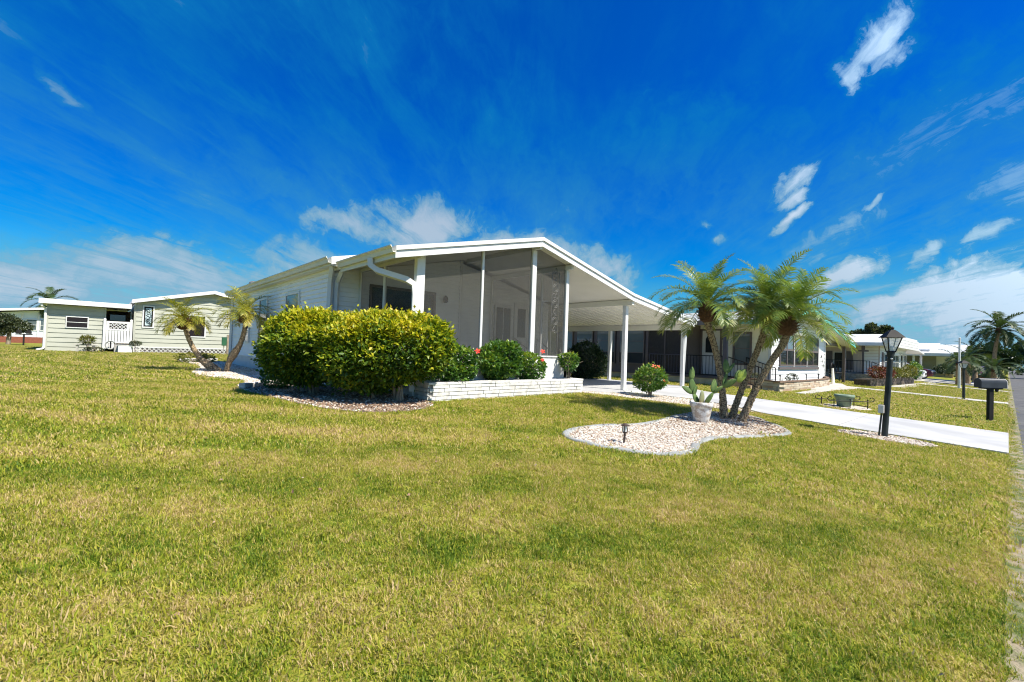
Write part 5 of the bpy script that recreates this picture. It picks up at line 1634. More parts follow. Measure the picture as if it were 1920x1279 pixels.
# whitewashed pot with prickly pear
PT = thing('flower_pot', 'whitewashed tapering clay pot standing under the three palms', 'pot', (8.56, 3.95, .24))
zb = tz(8.56, 3.95)
mb = MB(); mb.lathe([(.125, 0), (.14, .02), (.188, .29), (.19, .30), (.212, .305), (.216, .385), (.205, .395), (.185, .39), (.175, .33)], (8.56, 3.95, zb), 28); mb.build('pot_wall', MT['potwhite'], PT, True)
mb = MB(); mb.lathe([(.178, .33), (.17, .352), (.001, .36)], (8.56, 3.95, zb), 20); mb.build('soil', MT['terracotta'], PT)
CA = thing('prickly_pear', 'sprawling prickly pear cactus growing in the whitewashed pot', 'cactus', (8.56, 3.95, zb + .35))
right = Vector((.739, -.673, 0)); fwd = Vector((.672, .74, 0))
def pad(base, ang, tilt, ln, wd, m=MT['cactus'], turn=0.0):
    turn *= .6; wd *= 1.08
    """a flattened oval pad from base, leaning ang degrees in the picture plane, turned about its axis"""
    a = R(ang); ax = (right * math.sin(a) + Vector((0, 0, 1)) * math.cos(a)) + fwd * tilt; ax.normalize()
    sd = (right * math.cos(a) - Vector((0, 0, 1)) * math.sin(a)); sd = (sd - ax * sd.dot(ax)).normalized(); nn = ax.cross(sd)
    t = R(turn); sd, nn = sd * math.cos(t) + nn * math.sin(t), -sd * math.sin(t) + nn * math.cos(t)
    mb = MB(); rows, cols = 8, 10
    for i in range(rows + 1):
        f = i / rows
        w = wd / 2 * math.sin(math.pi * min(1, f ** .8 * .97 + .03)) ** .65 + .006
        th = .018 * math.sin(math.pi * min(1, f * .94 + .06)) ** .6 + .004
        c = Vector(base) + ax * ln * f
        for j in range(cols):
            g = 2 * math.pi * j / cols
            mb.v.append(tuple(c + sd * w * math.cos(g) + nn * th * math.sin(g)))
    for i in range(rows):
        for j in range(cols):
            mb.f.append((i * cols + j, i * cols + (j + 1) % cols, (i + 1) * cols + (j + 1) % cols, (i + 1) * cols + j))
    mb.f.append(tuple(range(cols - 1, -1, -1))); mb.f.append(tuple(rows * cols + j for j in range(cols)))
    mb.build('pad', m, CA, True)
    return Vector(base) + ax * ln * .93
c0 = Vector((8.56, 3.95, zb + .34))
t1 = pad(c0 + right * -.05, -28, .05, .26, .13, turn=60)
t2 = pad(t1, -6, .1, .30, .13, turn=20); pad(t1, -62, -.1, .26, .10, turn=40); pad(t1 + Vector((0, 0, -.05)), 25, .2, .22, .12, turn=70)
t3 = pad(t2 - Vector((0, 0, .03)), 4, .05, .26, .13, turn=35)
pad(c0 + right * .0, -4, -.2, .29, .14, mat('pale_cactus', (.22, .24, .12), (.28, .30, .17), 9, .5), turn=55)
t4 = pad(c0 + right * .06, 34, .0, .30, .12, turn=50)
t5 = pad(t4, 58, .15, .26, .11, turn=65); t6 = pad(t5, 60, -.1, .30, .13, turn=30); pad(t4, 10, .2, .28, .13, turn=25)
pad(t6, 25, .1, .22, .14, MT['cactus'], 20); t8 = pad(t6, 70, 0, .16, .13, MT['cactus_y'], 10); pad(t6 + right * .05, 30, 0, .24, .17, MT['cactus_y'], 15)
t7 = pad(t5, 20, .2, .30, .12, turn=60); pad(t7, -4, .1, .28, .13, turn=20); pad(t7, 38, .1, .26, .06, turn=10)

# green pot on its wire stand, on the neighbour lawn
GP = thing('garden_pot', 'green glazed pot in a black wire cradle on the lawn across the driveway', 'pot', (16.65, 3.32, .15))
zb = tz(16.65, 3.32)
mb = MB(); mb.lathe([(.15, .02), (.17, .05), (.225, .27), (.23, .28), (.255, .285), (.26, .37), (.24, .375), (.215, .30)], (16.65, 3.32, zb), 22); mb.build('pot_wall', MT['potgreen'], GP, True)
mb = MB(); mb.lathe([(.22, .30), (.001, .33)], (16.65, 3.32, zb), 14); mb.build('soil', MT['soil'], GP)
st = thing('wire_stand', 'black wire plant cradle with curled ends round the green pot', 'plant stand', (16.65, 3.32, zb))
mb = MB()
for s in (-1, 1):
    o_ = fwd * (.27 * s)
    A = Vector((16.65, 3.32, zb)) + o_ - right * .62; B = Vector((16.65, 3.32, zb)) + o_ + right * .62
    mb.tube([A + Vector((0, 0, .20)), B + Vector((0, 0, .20))], .013, 6)
    for q in (-.50, -.02, .50):
        C0 = Vector((16.65, 3.32, zb)) + o_ + right * q
        mb.tube([C0 + Vector((0, 0, -.02)), C0 + Vector((0, 0, .24))], .013, 6); mb.ball(tuple(C0 + Vector((0, 0, .25))), .022, 6, 5)
    for e, q in ((A, -1), (B, 1)):
        mb.tube([e + Vector((0, 0, .20)) + right * (.0 + .07 * q * math.sin(a * .6)) + Vector((0, 0, .06 - .06 * math.cos(a * .6))) for a in range(8)], .011, 5)
for q in (-.5, .5):
    C0 = Vector((16.65, 3.32, zb + .05)) + right * q
    mb.tube([C0 - fwd * .27, C0 + fwd * .27], .011, 5)
mb.build('wire_frame', MT['black'], st)

# ================================================================== vegetation
NR = np.random.default_rng(11)

def leaf_arrays(P, A, Nn, ln, wd, curl=.12):
    """folded leaves: base P, axis A, normal Nn; four verts, two triangles joined along the midrib"""
    S = np.cross(A, Nn); S /= np.linalg.norm(S, axis=1, keepdims=True) + 1e-9
    ln = ln[:, None]; wd = wd[:, None]
    b = P; t = P + A * ln - Nn * ln * curl
    l = P + A * ln * .45 + S * wd * .5 + Nn * wd * .22
    r = P + A * ln * .45 - S * wd * .5 + Nn * wd * .22
    n = len(P)
    V = np.stack([b, r, t, l], 1).reshape(-1, 3)
    i = np.arange(n)[:, None] * 4
    F = np.concatenate([i + np.array([[0, 1, 2]]), i + np.array([[0, 2, 3]])], 0)
    return V, F

def unit(v):
    return v / (np.linalg.norm(v, axis=-1, keepdims=True) + 1e-9)

def shrub(name, label, cat, base, lobes, n, ln, wd, m, stems=5, top_new=.25, group=None, stem_h=.5, dens=None, inner=.25, stem_r=.022, boxy=2.0, keep=None):
    """lobes: (centre, radii) ellipsoids; leaves gather on their skin, sprigs stick out, gaps stay"""
    t = thing(name, label, cat, base, group)
    vol = np.array([(r[0] * r[1] * r[2]) ** (2 / 3) for c, r in lobes]); vol /= vol.sum()
    k = NR.choice(len(lobes), n, p=vol)
    C_ = np.array([c for c, r in lobes])[k]; Rr = np.array([r for c, r in lobes])[k]
    d = unit(NR.normal(size=(n, 3)))
    # rounded-box direction so clipped hedges stay flat on top
    if boxy > 2:
        pn = (np.abs(d) ** boxy).sum(1, keepdims=True) ** (1 / boxy); d2 = d / pn
    else:
        d2 = d
    # clumps: radius varies with a smooth bumpy function of direction
    ph = NR.uniform(0, 6.28, (6,)); fr = NR.uniform(3, 8, (6, 3))
    bump = sum(np.sin((d * f).sum(1) * 1.0 + p) for f, p in zip(fr, ph)) / 6
    rr = np.where(NR.random(n) < inner, NR.uniform(.45, .9, n), NR.uniform(.88, 1.02, n)) + bump * .22 + np.abs(NR.normal(0, .025, n)) + np.where(NR.random(n) < .14, np.abs(NR.normal(0, .11, n)), 0)
    P = C_ + d2 * Rr * rr[:, None]
    # drop leaves lying deep inside another lobe
    ok = np.ones(n, bool)
    for i, (c, r) in enumerate(lobes):
        q = (((P - np.array(c)) / np.array(r)) ** 2).sum(1)
        ok &= ~((q < .55) & (k != i))
    if keep is not None: ok &= keep(P)
    P, d, kk = P[ok], d[ok], k[ok]; n = len(P)
    A = unit(d * .8 + NR.normal(0, .55, (n, 3)) + np.array([0, 0, .45]))
    Nn = unit(np.array([0, 0, 1.0]) + d * .7 + NR.normal(0, .5, (n, 3)))
    Nn = unit(Nn - A * (Nn * A).sum(1, keepdims=True))
    V, F = leaf_arrays(P, A, Nn, ln * NR.uniform(.7, 1.25, n), wd * NR.uniform(.75, 1.25, n))
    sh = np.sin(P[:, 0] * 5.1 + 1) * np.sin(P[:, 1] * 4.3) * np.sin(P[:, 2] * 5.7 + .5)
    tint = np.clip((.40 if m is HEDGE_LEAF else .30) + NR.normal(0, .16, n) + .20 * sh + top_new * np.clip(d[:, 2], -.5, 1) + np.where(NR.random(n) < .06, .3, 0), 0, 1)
    np_obj('foliage', V, F, m, t, np.repeat(tint, 4))
    # branches
    for s in range(stems):
        a = rnd.uniform(0, 6.28)
        lo = lobes[s % len(lobes)]
        tip = Vector(lo[0]) + Vector((math.cos(a) * lo[1][0], math.sin(a) * lo[1][1], rnd.uniform(-.2, .6) * lo[1][2])) * .62
        b0 = Vector(base) + Vector((math.cos(a), math.sin(a), 0)) * rnd.uniform(.02, .10)
        if (b0 - tip).length > 1.4: b0 = Vector((lo[0][0] * .6 + base[0] * .4, lo[0][1] * .6 + base[1] * .4, base[2]))
        midp = b0.lerp(tip, .5) + Vector((rnd.uniform(-.08, .08), rnd.uniform(-.08, .08), .08))
        mb = MB(); mb.tube(catmull([b0 - Vector((0, 0, .08)), b0 + Vector((0, 0, .12)), midp, tip], 8), [stem_r * (1.3 - i * .13) for i in range(8)], 6, True, .12)
        for q in range(4):
            p0 = midp.lerp(tip, q / 4); dd = Vector((rnd.uniform(-1, 1), rnd.uniform(-1, 1), rnd.uniform(.1, 1))).normalized() * .3
            mb.tube([p0, p0 + dd * .5 + Vector((0, 0, .03)), p0 + dd], [stem_r * .5, stem_r * .35, stem_r * .2], 4)
        mb.build('stem', MT['bark'], t, True)
    return t

def flower(par, c, size, m, face=(-.5, -.6, .5)):
    f = Vector(face).normalized(); a = f.cross(Vector((0, 0, 1))).normalized(); b = a.cross(f)
    mb = MB(); c = Vector(c)
    for k in range(5):
        g = k * 2 * math.pi / 5 + rnd.uniform(-.1, .1)
        d = a * math.cos(g) + b * math.sin(g); s = a * -math.sin(g) + b * math.cos(g)
        mb.add([c, c + d * size * .45 + s * size * .30 + f * size * .12, c + d * size * .85 + s * size * .18 + f * size * .05, c + d * size * .88 - s * size * .16 + f * size * .08, c + d * size * .45 - s * size * .28 + f * size * .16],
               [(0, 1, 2), (0, 2, 3), (0, 3, 4)])
    o = mb.build('flower', m, par)
    mb = MB(); mb.tube([c, c + f * size * .9], size * .04, 4); mb.build('pistil', MT['pistil'], o)

# the big hedge: two clipped shrubs grown into one another
B0 = (3.05, 9.05, .50)
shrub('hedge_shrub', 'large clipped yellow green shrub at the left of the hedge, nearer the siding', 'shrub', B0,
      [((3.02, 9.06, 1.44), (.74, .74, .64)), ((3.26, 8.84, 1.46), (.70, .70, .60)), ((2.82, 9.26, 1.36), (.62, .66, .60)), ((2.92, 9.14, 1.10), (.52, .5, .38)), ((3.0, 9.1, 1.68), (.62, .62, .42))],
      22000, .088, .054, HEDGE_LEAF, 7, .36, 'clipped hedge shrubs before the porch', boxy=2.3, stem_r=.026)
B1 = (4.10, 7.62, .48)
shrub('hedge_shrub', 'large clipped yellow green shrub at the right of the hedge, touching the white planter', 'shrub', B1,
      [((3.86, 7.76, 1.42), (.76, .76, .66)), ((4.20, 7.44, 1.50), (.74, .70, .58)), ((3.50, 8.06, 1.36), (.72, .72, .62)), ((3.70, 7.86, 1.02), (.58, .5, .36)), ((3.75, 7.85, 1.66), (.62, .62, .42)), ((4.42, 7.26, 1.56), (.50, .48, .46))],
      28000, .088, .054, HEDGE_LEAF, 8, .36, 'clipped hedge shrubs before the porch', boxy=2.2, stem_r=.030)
# shrubs in the brick planter
zp = .765
def planter_shrub(label, x, top, rx, n, m=SHRUB_LEAF, fl=(), ry=.30, low=None, ln=.062, new=.2, y=7.72):
    zc = (top + zp + .02) / 2 if low is None else (top + low) / 2
    rz = (top - (zp if low is None else low)) / 2
    lobes = [((x, y, zc), (rx * .72, ry * .85, rz * .78))]
    for k in range(7):
        a = k * .9 + rnd.uniform(-.3, .3); q = rnd.uniform(.42, .62); s = rnd.uniform(.36, .52)
        lobes.append(((x + rx * q * math.cos(a), y + rnd.uniform(-.12, .10), zc + rz * q * math.sin(a)), (rx * s, ry * .7, rz * s)))
    t = shrub('hibiscus', label, 'shrub', (x, y, zp), lobes, int(n * .60), ln * 1.35, ln * .86, m, 5, new, 'hibiscus shrubs in the white brick planter', stem_r=.014)
    for (fx, fz, s, mm) in fl:
        flower(t, (fx, y - ry - .02, fz), s, mm)
    return t
planter_shrub('leggy yellow green hibiscus with one red flower, leftmost in the white brick planter', 5.42, 1.60, .52, 6500, SHRUB_LEAF, [(5.77, 1.46, .075, MT['flower'])], new=.42)
planter_shrub('dense round mid green shrub without flowers in the middle of the white planter', 6.62, 1.72, .60, 11000, SHRUB_LEAF, (), new=.08)
planter_shrub('small open hibiscus with two red flowers right of the round shrub', 7.62, 1.46, .42, 4200, SHRUB_LEAF, [(7.72, 1.50, .07, MT['flower']), (7.72, 1.30, .055, MT['flower'])], new=.22)
planter_shrub('thin sparse shrub on bare crooked stems at the right end of the white planter', 9.06, 1.52, .26, 1500, SHRUB_LEAF, (), ry=.24, low=1.02, new=.4)
# dark shrub by the far carport post
shrub('dark_shrub', 'big round dark green shrub beside the rear carport post', 'shrub', (15.35, 12.2, .37), [((15.35, 12.2, 1.18), (.74, .70, .74)), ((15.1, 12.4, 1.02), (.55, .6, .60)), ((15.7, 12.0, 1.05), (.52, .55, .58))],
      12000, .085, .05, DARK_LEAF, 6, .1, stem_r=.03)
# hibiscus by the driveway
zb = tz(11.57, 6.84)
hb = shrub('hibiscus', 'small round hibiscus with orange red blooms in the gravel beside the driveway', 'shrub', (11.57, 6.84, zb), [((11.57, 6.84, zb + .55), (.40, .40, .34)), ((11.42, 6.9, zb + .48), (.28, .28, .28)), ((11.75, 6.8, zb + .50), (.28, .28, .28))],
           2600, .082, .052, SHRUB_LEAF, 5, .2, stem_r=.018)
flower(hb, (11.52, 6.70, zb + .88), .085, MT['flower_o']); flower(hb, (11.62, 6.62, zb + .88), .06, MT['flower_o']); flower(hb, (11.66, 6.44, zb + .50), .05, MT['flower_o']); flower(hb, (11.22, 6.65, zb + .44), .035, MT['pistil'])
# low growth at the foot of the main house wall
shrub('small_shrub', 'small pale shrub tucked under the left end of the hedge', 'shrub', (2.75, 10.35, .5), [((2.75, 10.35, .78), (.26, .3, .28))], 1300, .06, .04, SHRUB_LEAF, 3, .35, stem_r=.01)
shrub('croton', 'small yellow leaved plant between the leaning twin palms and the sage house', 'plant', (2.75, 22.4, .53), [((2.75, 22.4, .72), (.5, .4, .2)), ((3.3, 22.8, .68), (.3, .3, .16))], 700, .10, .05, GOLD_LEAF, 3, .2, stem_r=.012)
# plants in the neighbours' beds
shrub('bench_plant', 'spiky yellow and orange plant beside the stone bench', 'plant', (-.55, 35.1, .56), [((-.60, 35.2, 1.24), (.26, .2, .16))], 260, .20, .045, GOLD_LEAF, 3, .2, stem_r=.02)
shrub('ground_plant', 'low brown and green plant heap on the ground below the stone bench', 'plant', (-.35, 34.8, .56), [((-.30, 35.1, .68), (.40, .2, .12))], 260, .10, .06, TREE_LEAF, 3, .1, stem_r=.012)
shrub('pot_plant', 'small olive plant on top of the white block', 'plant', (1.5, 34.9, 1.0), [((1.5, 34.9, 1.12), (.26, .2, .10))], 260, .10, .05, TREE_LEAF, 2, .2, stem_r=.01)
for i, (x, y, h, mm, lb) in enumerate((
        (31.6, 4.85, .45, RED_LEAF, 'dark red leaved plant at the left end of the brown block planter'),
        (33.4, 4.72, .40, RED_LEAF, 'second dark red plant from the left in the brown block planter'),
        (35.2, 4.6, .42, GOLD_LEAF, 'orange and gold plant in the brown planter just right of the near lamp post'),
        (37.2, 4.45, .36, GOLD_LEAF, 'yellow green plant midway along the brown block planter'),
        (39.0, 4.32, .55, GOLD_LEAF, 'tall tan plume plant near the right end of the brown block planter'),
        (40.3, 4.2, .75, SHRUB_LEAF, 'bushy green plant closing the right end of the brown block planter'))):
    shrub('bed_plant', lb, 'plant', (x, y, .75), [((x, y, .78 + h * .5), (.75, .34, h * .62)), ((x + .4, y, .76 + h * .4), (.5, .3, h * .5))], 900, .13, .055, mm, 3, .15, 'plants in the brown block planter', stem_r=.015)
for i, (x, y, lb) in enumerate(((22.2, 6.3, 'low dry plant in the left part of the curved brick planter'), (20.0, 7.0, 'thin weedy plant by the handrail in the curved brick planter'))):
    shrub('bed_plant', lb, 'plant', (x, y, .56), [((x, y, .72), (.25, .2, .18))], 260, .09, .03, TREE_LEAF, 2, .2, 'plants in the curved brick planter', stem_r=.008)
shrub('bed_plant', 'mounded green shrub in the tan planter before the fourth house', 'shrub', (68.5, 4.7, .65), [((68.5, 4.7, 1.05), (.5, .8, .5))], 700, .2, .1, DARK_LEAF, 2, .1, stem_r=.02)

# ---------------------------------------------------------------- palms
def frond_mesh(L, pitch, droop, nl, ll, wd, seed, hang=.35, vee=.5):
    """one feather leaf along +x: arching midrib with leaflets on both sides"""
    r = np.random.default_rng(seed)
    m = 16
    pts = [np.zeros(3)]; a = pitch
    for i in range(m):
        a = pitch - droop * ((i + 1) / m) ** 1.25
        pts.append(pts[-1] + np.array([math.cos(a), 0, math.sin(a)]) * L / m)
    pts = np.array(pts)
    V = []; F = []; tn = []
    # midrib: a narrow keeled strip
    for i in range(m + 1):
        w = .012 * (1 - i / m * .8) * (L / 1.1)
        t = pts[min(i + 1, m)] - pts[max(i - 1, 0)]; t /= np.linalg.norm(t)
        up = np.array([-t[2], 0, t[0]])
        V += [pts[i] + np.array([0, w, 0]), pts[i] - up * w, pts[i] + np.array([0, -w, 0])]
        tn += [.55, .55, .55]
    for i in range(m):
        k = i * 3
        F += [(k, k + 3, k + 4), (k, k + 4, k + 1), (k + 1, k + 4, k + 5), (k + 1, k + 5, k + 2)]
    for s in (-1, 1):
        for i in range(nl):
            f = .10 + .90 * (i + r.uniform(-.3, .3)) / nl
            f = min(max(f, .08), .995)
            q = f * m; j = min(int(q), m - 1)
            b = pts[j] + (pts[j + 1] - pts[j]) * (q - j)
            t = pts[j + 1] - pts[j]; t /= np.linalg.norm(t)
            up = np.array([-t[2], 0, t[0]])
            env = (math.sin(math.pi * min(1, (f * .92 + .06))) ** .55) * (1.0 if f > .2 else .45 + 2.7 * (f - .1))
            l = ll * max(.25, env) * r.uniform(.85, 1.1)
            fwd_ = .45 + .75 * f + r.uniform(-.08, .08)
            d = np.array([0, s, 0]) * 1.0 + t * fwd_ + up * (vee * r.uniform(.5, 1.2))
            d /= np.linalg.norm(d)
            g = np.array([0, 0, -1.0]) * hang * r.uniform(.6, 1.3)
            p1 = b + d * l * .5 + g * l * .12; p2 = b + d * l + g * l * .55
            sd = np.cross(d, up); sd /= np.linalg.norm(sd) + 1e-9
            w = wd * r.uniform(.8, 1.15)
            k = len(V)
            V += [b + sd * w * .35, b - sd * w * .35, p1 + sd * w * .5, p1 - sd * w * .5, p2]
            c = float(np.clip(r.normal(.34, .17), 0, 1)); tn += [c] * 5
            F += [(k, k + 1, k + 3), (k, k + 3, k + 2), (k + 2, k + 3, k + 4)]
    return np.array(V), np.array(F), np.array(tn)

def frond_set(prefix, L, nl, ll, wd, m, hang, seed0, pits=((78, 45), (62, 62), (45, 75), (28, 80), (10, 72), (-12, 55), (-40, 35)), var=2):
    out = []
    for i, (p, d) in enumerate(pits):
        for v in range(var):
            V, F, tn = frond_mesh(L * (1 - .02 * i) * (1 + .06 * v), R(p + 4 * v), R(d + 6 * v), nl, ll, wd, seed0 + i * 10 + v, hang)
            if i >= len(pits) - 1: tn = np.clip(tn + .25, 0, 1)
            me = np_mesh('frond', V, F, tn); me.materials.append(m); out.append(me)
    return out

def palm_trunk(par, pts, radii, n=48, seg=14, stubs=True, m=MT['trunk'], scar=.010):
    P = catmull(pts, n); mb = MB()
    rad = []
    for i in range(n):
        f = i / (n - 1) * (len(radii) - 1); k = min(int(f), len(radii) - 2)
        rad.append((radii[k] + (radii[k + 1] - radii[k]) * (f - k)) * (1 + (.05 if i % 2 else -.05)))
    mb.tube(P, rad, seg, True, .06)
    if stubs:
        ang = 0
        for i in range(1, n - 1):
            t = (P[i + 1] - P[i - 1]).normalized()
            a = (Vector((1, 0, 0)) - t * t.x).normalized(); b = t.cross(a)
            for q in range(5):
                ang += 2.399
                d = a * math.cos(ang) + b * math.sin(ang); s = t.cross(d)
                c = P[i] + d * rad[i] * .97 + t * rnd.uniform(-.01, .01)
                w = rad[i] * .30; h = .022
                mb.add([c - s * w - t * h * .6, c + s * w - t * h * .6, c + s * w * .7 + t * h * .5 + d * scar, c - s * w * .7 + t * h * .5 + d * scar, c + t * h],
                       [(0, 1, 2, 3), (3, 2, 4)])
    return mb.build('trunk', m, par, True)

def palm(label, name, pts, radii, crown, fronds, nf, axis=(0, 0, 1), boot=(.16, .34), group=None, scale=1.0, cat='palm tree', boot_mat=None, seed=0, stubs=True, up_frac=.86):
    rr = random.Random(seed)
    t = thing(name, label, cat, tuple(pts[0]), group)
    palm_trunk(t, pts, radii, stubs=stubs, n=48 if stubs else 16)
    ax = Vector(axis).normalized()
    c = Vector(crown)
    # dark bulb of old leaf bases
    if boot:
        q = ax.to_track_quat('Z', 'Y').to_matrix()
        mb = MB()
        r0, h0 = boot
        prof = [(r0 * .45, 0), (r0 * .80, h0 * .12), (r0, h0 * .38), (r0 * .92, h0 * .62), (r0 * .66, h0 * .85), (r0 * .36, h0 * 1.05)]
        b0 = c - ax * h0 * .95
        k = len(mb.v)
        mb.lathe(prof, (0, 0, 0), 14)
        a = 0
        for i in range(110 if stubs else 24):
            a += 2.399; f = (i + .5) / (110 if stubs else 24)
            ri = np.interp(f * h0 * 1.05, [p[1] for p in prof], [p[0] for p in prof]) * .94
            d = Vector((math.cos(a), math.sin(a), 0)); s = Vector((-d.y, d.x, 0)); w = .016 * (r0 / .16)
            p0 = d * ri + Vector((0, 0, f * h0 * 1.02)); ln = rr.uniform(.035, .085) * (r0 / .16)
            e = (d * (.85 - .5 * f) + Vector((0, 0, .55 + .6 * f))).normalized()
            mb.add([p0 - s * w, p0 + s * w, p0 + e * ln + s * w * .55, p0 + e * ln - s * w * .55, p0 + e * ln * .5 + d * .018 * (r0 / .16)], [(0, 1, 4), (1, 2, 4), (2, 3, 4), (3, 0, 4)])
        mb.v = [tuple(b0 + q @ Vector(p)) for p in mb.v]
        mb.build('leaf_base', boot_mat or MT['boot'], t)
    qa = ax.to_track_quat('Z', 'Y')
    n_kind = len(fronds)
    for i in range(nf):
        f = i / (nf - 1)
        k = min(n_kind - 1, int((f ** up_frac) * n_kind))
        me = fronds[k]
        o = bpy.data.objects.new('frond', me); COL.objects.link(o)
        az = i * 2.39996 + rr.uniform(-.25, .25)
        s = scale * rr.uniform(.86, 1.12) * (.8 if f < .06 else 1)
        tilt = Euler((rr.uniform(-.18, .18), rr.uniform(-.10, .10), az))
        o.parent = t
        o.matrix_parent_inverse = t.matrix_basis.inverted()
        o.location = c - ax * (.10 * f * scale) + (qa @ Vector((math.cos(az), math.sin(az), 0))) * .03 * scale
        o.rotation_mode = 'QUATERNION'
        o.rotation_quaternion = qa @ tilt.to_quaternion()
        o.scale = (s, s, s)
    return t

PF1 = frond_set('near', 1.26, 40, .32, .0175, PALM_LEAF, .6, 100, pits=((80, 55), (66, 72), (52, 86), (38, 92), (24, 88), (8, 74)))
PG = 'three leaning palms in the shell bed'
palm('left palm of the three in the shell bed, its trunk bowed to the left', 'palm_tree', [(9.56, 3.93, .18), (9.50, 3.95, .74), (9.44, 3.99, 1.18), (9.35, 4.06, 1.67), (9.25, 4.14, 2.05), (9.19, 4.19, 2.30)], [.088, .066, .060, .060, .064, .062], (9.17, 4.19, 2.62), PF1, 36, (-.08, .06, 1), (.175, .42), PG, 1.0, seed=1)
palm('middle palm of the three, straightest trunk and furthest back', 'palm_tree', [(9.78, 3.88, .17), (9.85, 3.82, .52), (9.96, 3.71, .97), (10.10, 3.56, 1.54), (10.20, 3.45, 1.99), (10.24, 3.41, 2.25)], [.085, .064, .060, .060, .064, .062], (10.26, 3.39, 2.62), PF1, 36, (.12, -.1, 1), (.165, .42), PG, 1.0, seed=2)
palm('right palm of the three, its trunk slanting furthest to the right', 'palm_tree', [(9.53, 3.61, .16), (9.65, 3.48, .62), (9.79, 3.34, 1.06), (9.95, 3.18, 1.49), (10.08, 3.04, 1.80), (10.13, 2.99, 2.0)], [.09, .067, .061, .061, .066, .064], (10.17, 2.96, 2.36), PF1, 36, (.22, -.18, 1), (.19, .40), PG, 1.04, seed=3)
PF2 = frond_set('small', .88, 24, .26, .018, PALM_LEAF_Y, .6, 300, pits=((70, 60), (52, 85), (38, 95), (24, 95), (8, 85)))
SG = 'twin bent palms beside the left wall'
palm('left of the twin small palms, its bare trunk curving up to the left', 'small_palm', [(2.74, 16.37, .46), (2.52, 16.56, .68), (2.33, 16.73, .85), (2.12, 16.91, 1.19), (1.96, 17.04, 1.59), (1.87, 17.12, 1.98)], [.14, .13, .085, .066, .062, .07], (1.84, 17.14, 2.16), PF2, 34, (-.12, .05, 1), (.19, .40), SG, 1.0, seed=5)
palm('right of the twin small palms, its bare trunk bending up to the right', 'small_palm', [(2.83, 16.11, .46), (2.91, 16.03, .84), (3.00, 15.95, 1.07), (3.14, 15.81, 1.41), (3.22, 15.72, 1.85), (3.22, 15.71, 2.12)], [.065, .08, .115, .07, .062, .07], (3.21, 15.72, 2.42), PF2, 34, (.05, -.03, 1), (.19, .40), SG, 1.04, seed=6)
# far palms
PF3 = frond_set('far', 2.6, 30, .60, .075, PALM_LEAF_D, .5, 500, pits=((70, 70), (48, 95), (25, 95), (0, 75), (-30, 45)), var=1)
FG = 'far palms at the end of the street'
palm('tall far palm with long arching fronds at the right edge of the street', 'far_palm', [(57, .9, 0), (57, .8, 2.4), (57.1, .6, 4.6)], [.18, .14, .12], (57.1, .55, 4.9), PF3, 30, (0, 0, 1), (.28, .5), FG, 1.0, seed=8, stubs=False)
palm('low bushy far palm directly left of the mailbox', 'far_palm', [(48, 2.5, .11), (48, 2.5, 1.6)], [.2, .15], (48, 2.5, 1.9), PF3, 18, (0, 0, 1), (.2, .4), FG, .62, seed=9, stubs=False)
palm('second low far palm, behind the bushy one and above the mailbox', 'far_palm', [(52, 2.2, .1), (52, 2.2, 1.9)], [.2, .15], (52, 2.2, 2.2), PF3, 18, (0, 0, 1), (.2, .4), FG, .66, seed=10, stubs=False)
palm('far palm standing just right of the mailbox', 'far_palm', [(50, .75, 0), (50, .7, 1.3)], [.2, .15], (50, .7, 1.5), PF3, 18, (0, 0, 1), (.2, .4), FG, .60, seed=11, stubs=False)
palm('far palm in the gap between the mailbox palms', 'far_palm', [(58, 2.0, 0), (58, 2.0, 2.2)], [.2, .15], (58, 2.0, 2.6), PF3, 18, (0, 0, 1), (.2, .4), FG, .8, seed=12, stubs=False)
palm('lone palm crown rising behind the flat roof of the sage house', 'far_palm', [(-4.0, 63, .6), (-3.9, 63, 4.2)], [.25, .18], (-3.9, 63, 4.75), PF3, 20, (0, 0, 1), (.25, .5), None, .95, seed=13, stubs=False)

def tree(name, label, base, h, crown_r, n, leaf, m, trunk_r=.18, lobes=None, cat='tree', group=None, flowers=None):
    x, y, z = base
    t = thing(name, label, cat, base, group)
    if lobes is None:
        lobes = []
        for k in range(9):
            a = rnd.uniform(0, 6.28); q = rnd.uniform(.2, .75) * crown_r
            lobes.append(((x + q * math.cos(a), y + q * math.sin(a), z + h - crown_r * rnd.uniform(.45, 1.25)), (crown_r * rnd.uniform(.35, .55),) * 2 + (crown_r * rnd.uniform(.28, .42),)))
    k = NR.choice(len(lobes), n)
    C_ = np.array([c for c, r in lobes])[k]; Rr = np.array([r for c, r in lobes])[k]
    d = unit(NR.normal(size=(n, 3)))
    P = C_ + d * Rr * (NR.random(n) ** .4)[:, None] * 1.05
    A = unit(d + NR.normal(0, .6, (n, 3))); Nn = unit(NR.normal(size=(n, 3)) + np.array([0, 0, .8])); Nn = unit(Nn - A * (Nn * A).sum(1, keepdims=True))
    V, F = leaf_arrays(P, A, Nn, leaf * NR.uniform(.6, 1.3, n), leaf * .55 * NR.uniform(.7, 1.3, n))
    tint = np.clip(.4 + NR.normal(0, .22, n), 0, 1)
    np_obj('crown', V, F, m, t, np.repeat(tint, 4))
    mb = MB(); top = Vector((x, y, z + h * .62))
    mb.tube(catmull([(x, y, z - .1), (x + .05, y, z + h * .3), top], 8), [trunk_r * (1.1 - .07 * i) for i in range(8)], 8, True, .1)
    for c, r in lobes:
        b0 = Vector((x, y, z + h * rnd.uniform(.28, .5)))
        mb.tube(catmull([b0, b0.lerp(Vector(c), .5) + Vector((0, 0, -.1 * h * .2)), Vector(c)], 5), [trunk_r * .5, trunk_r * .4, trunk_r * .3, trunk_r * .2, trunk_r * .1], 5)
    mb.build('trunk', MT['bark'], t, True)
    return t
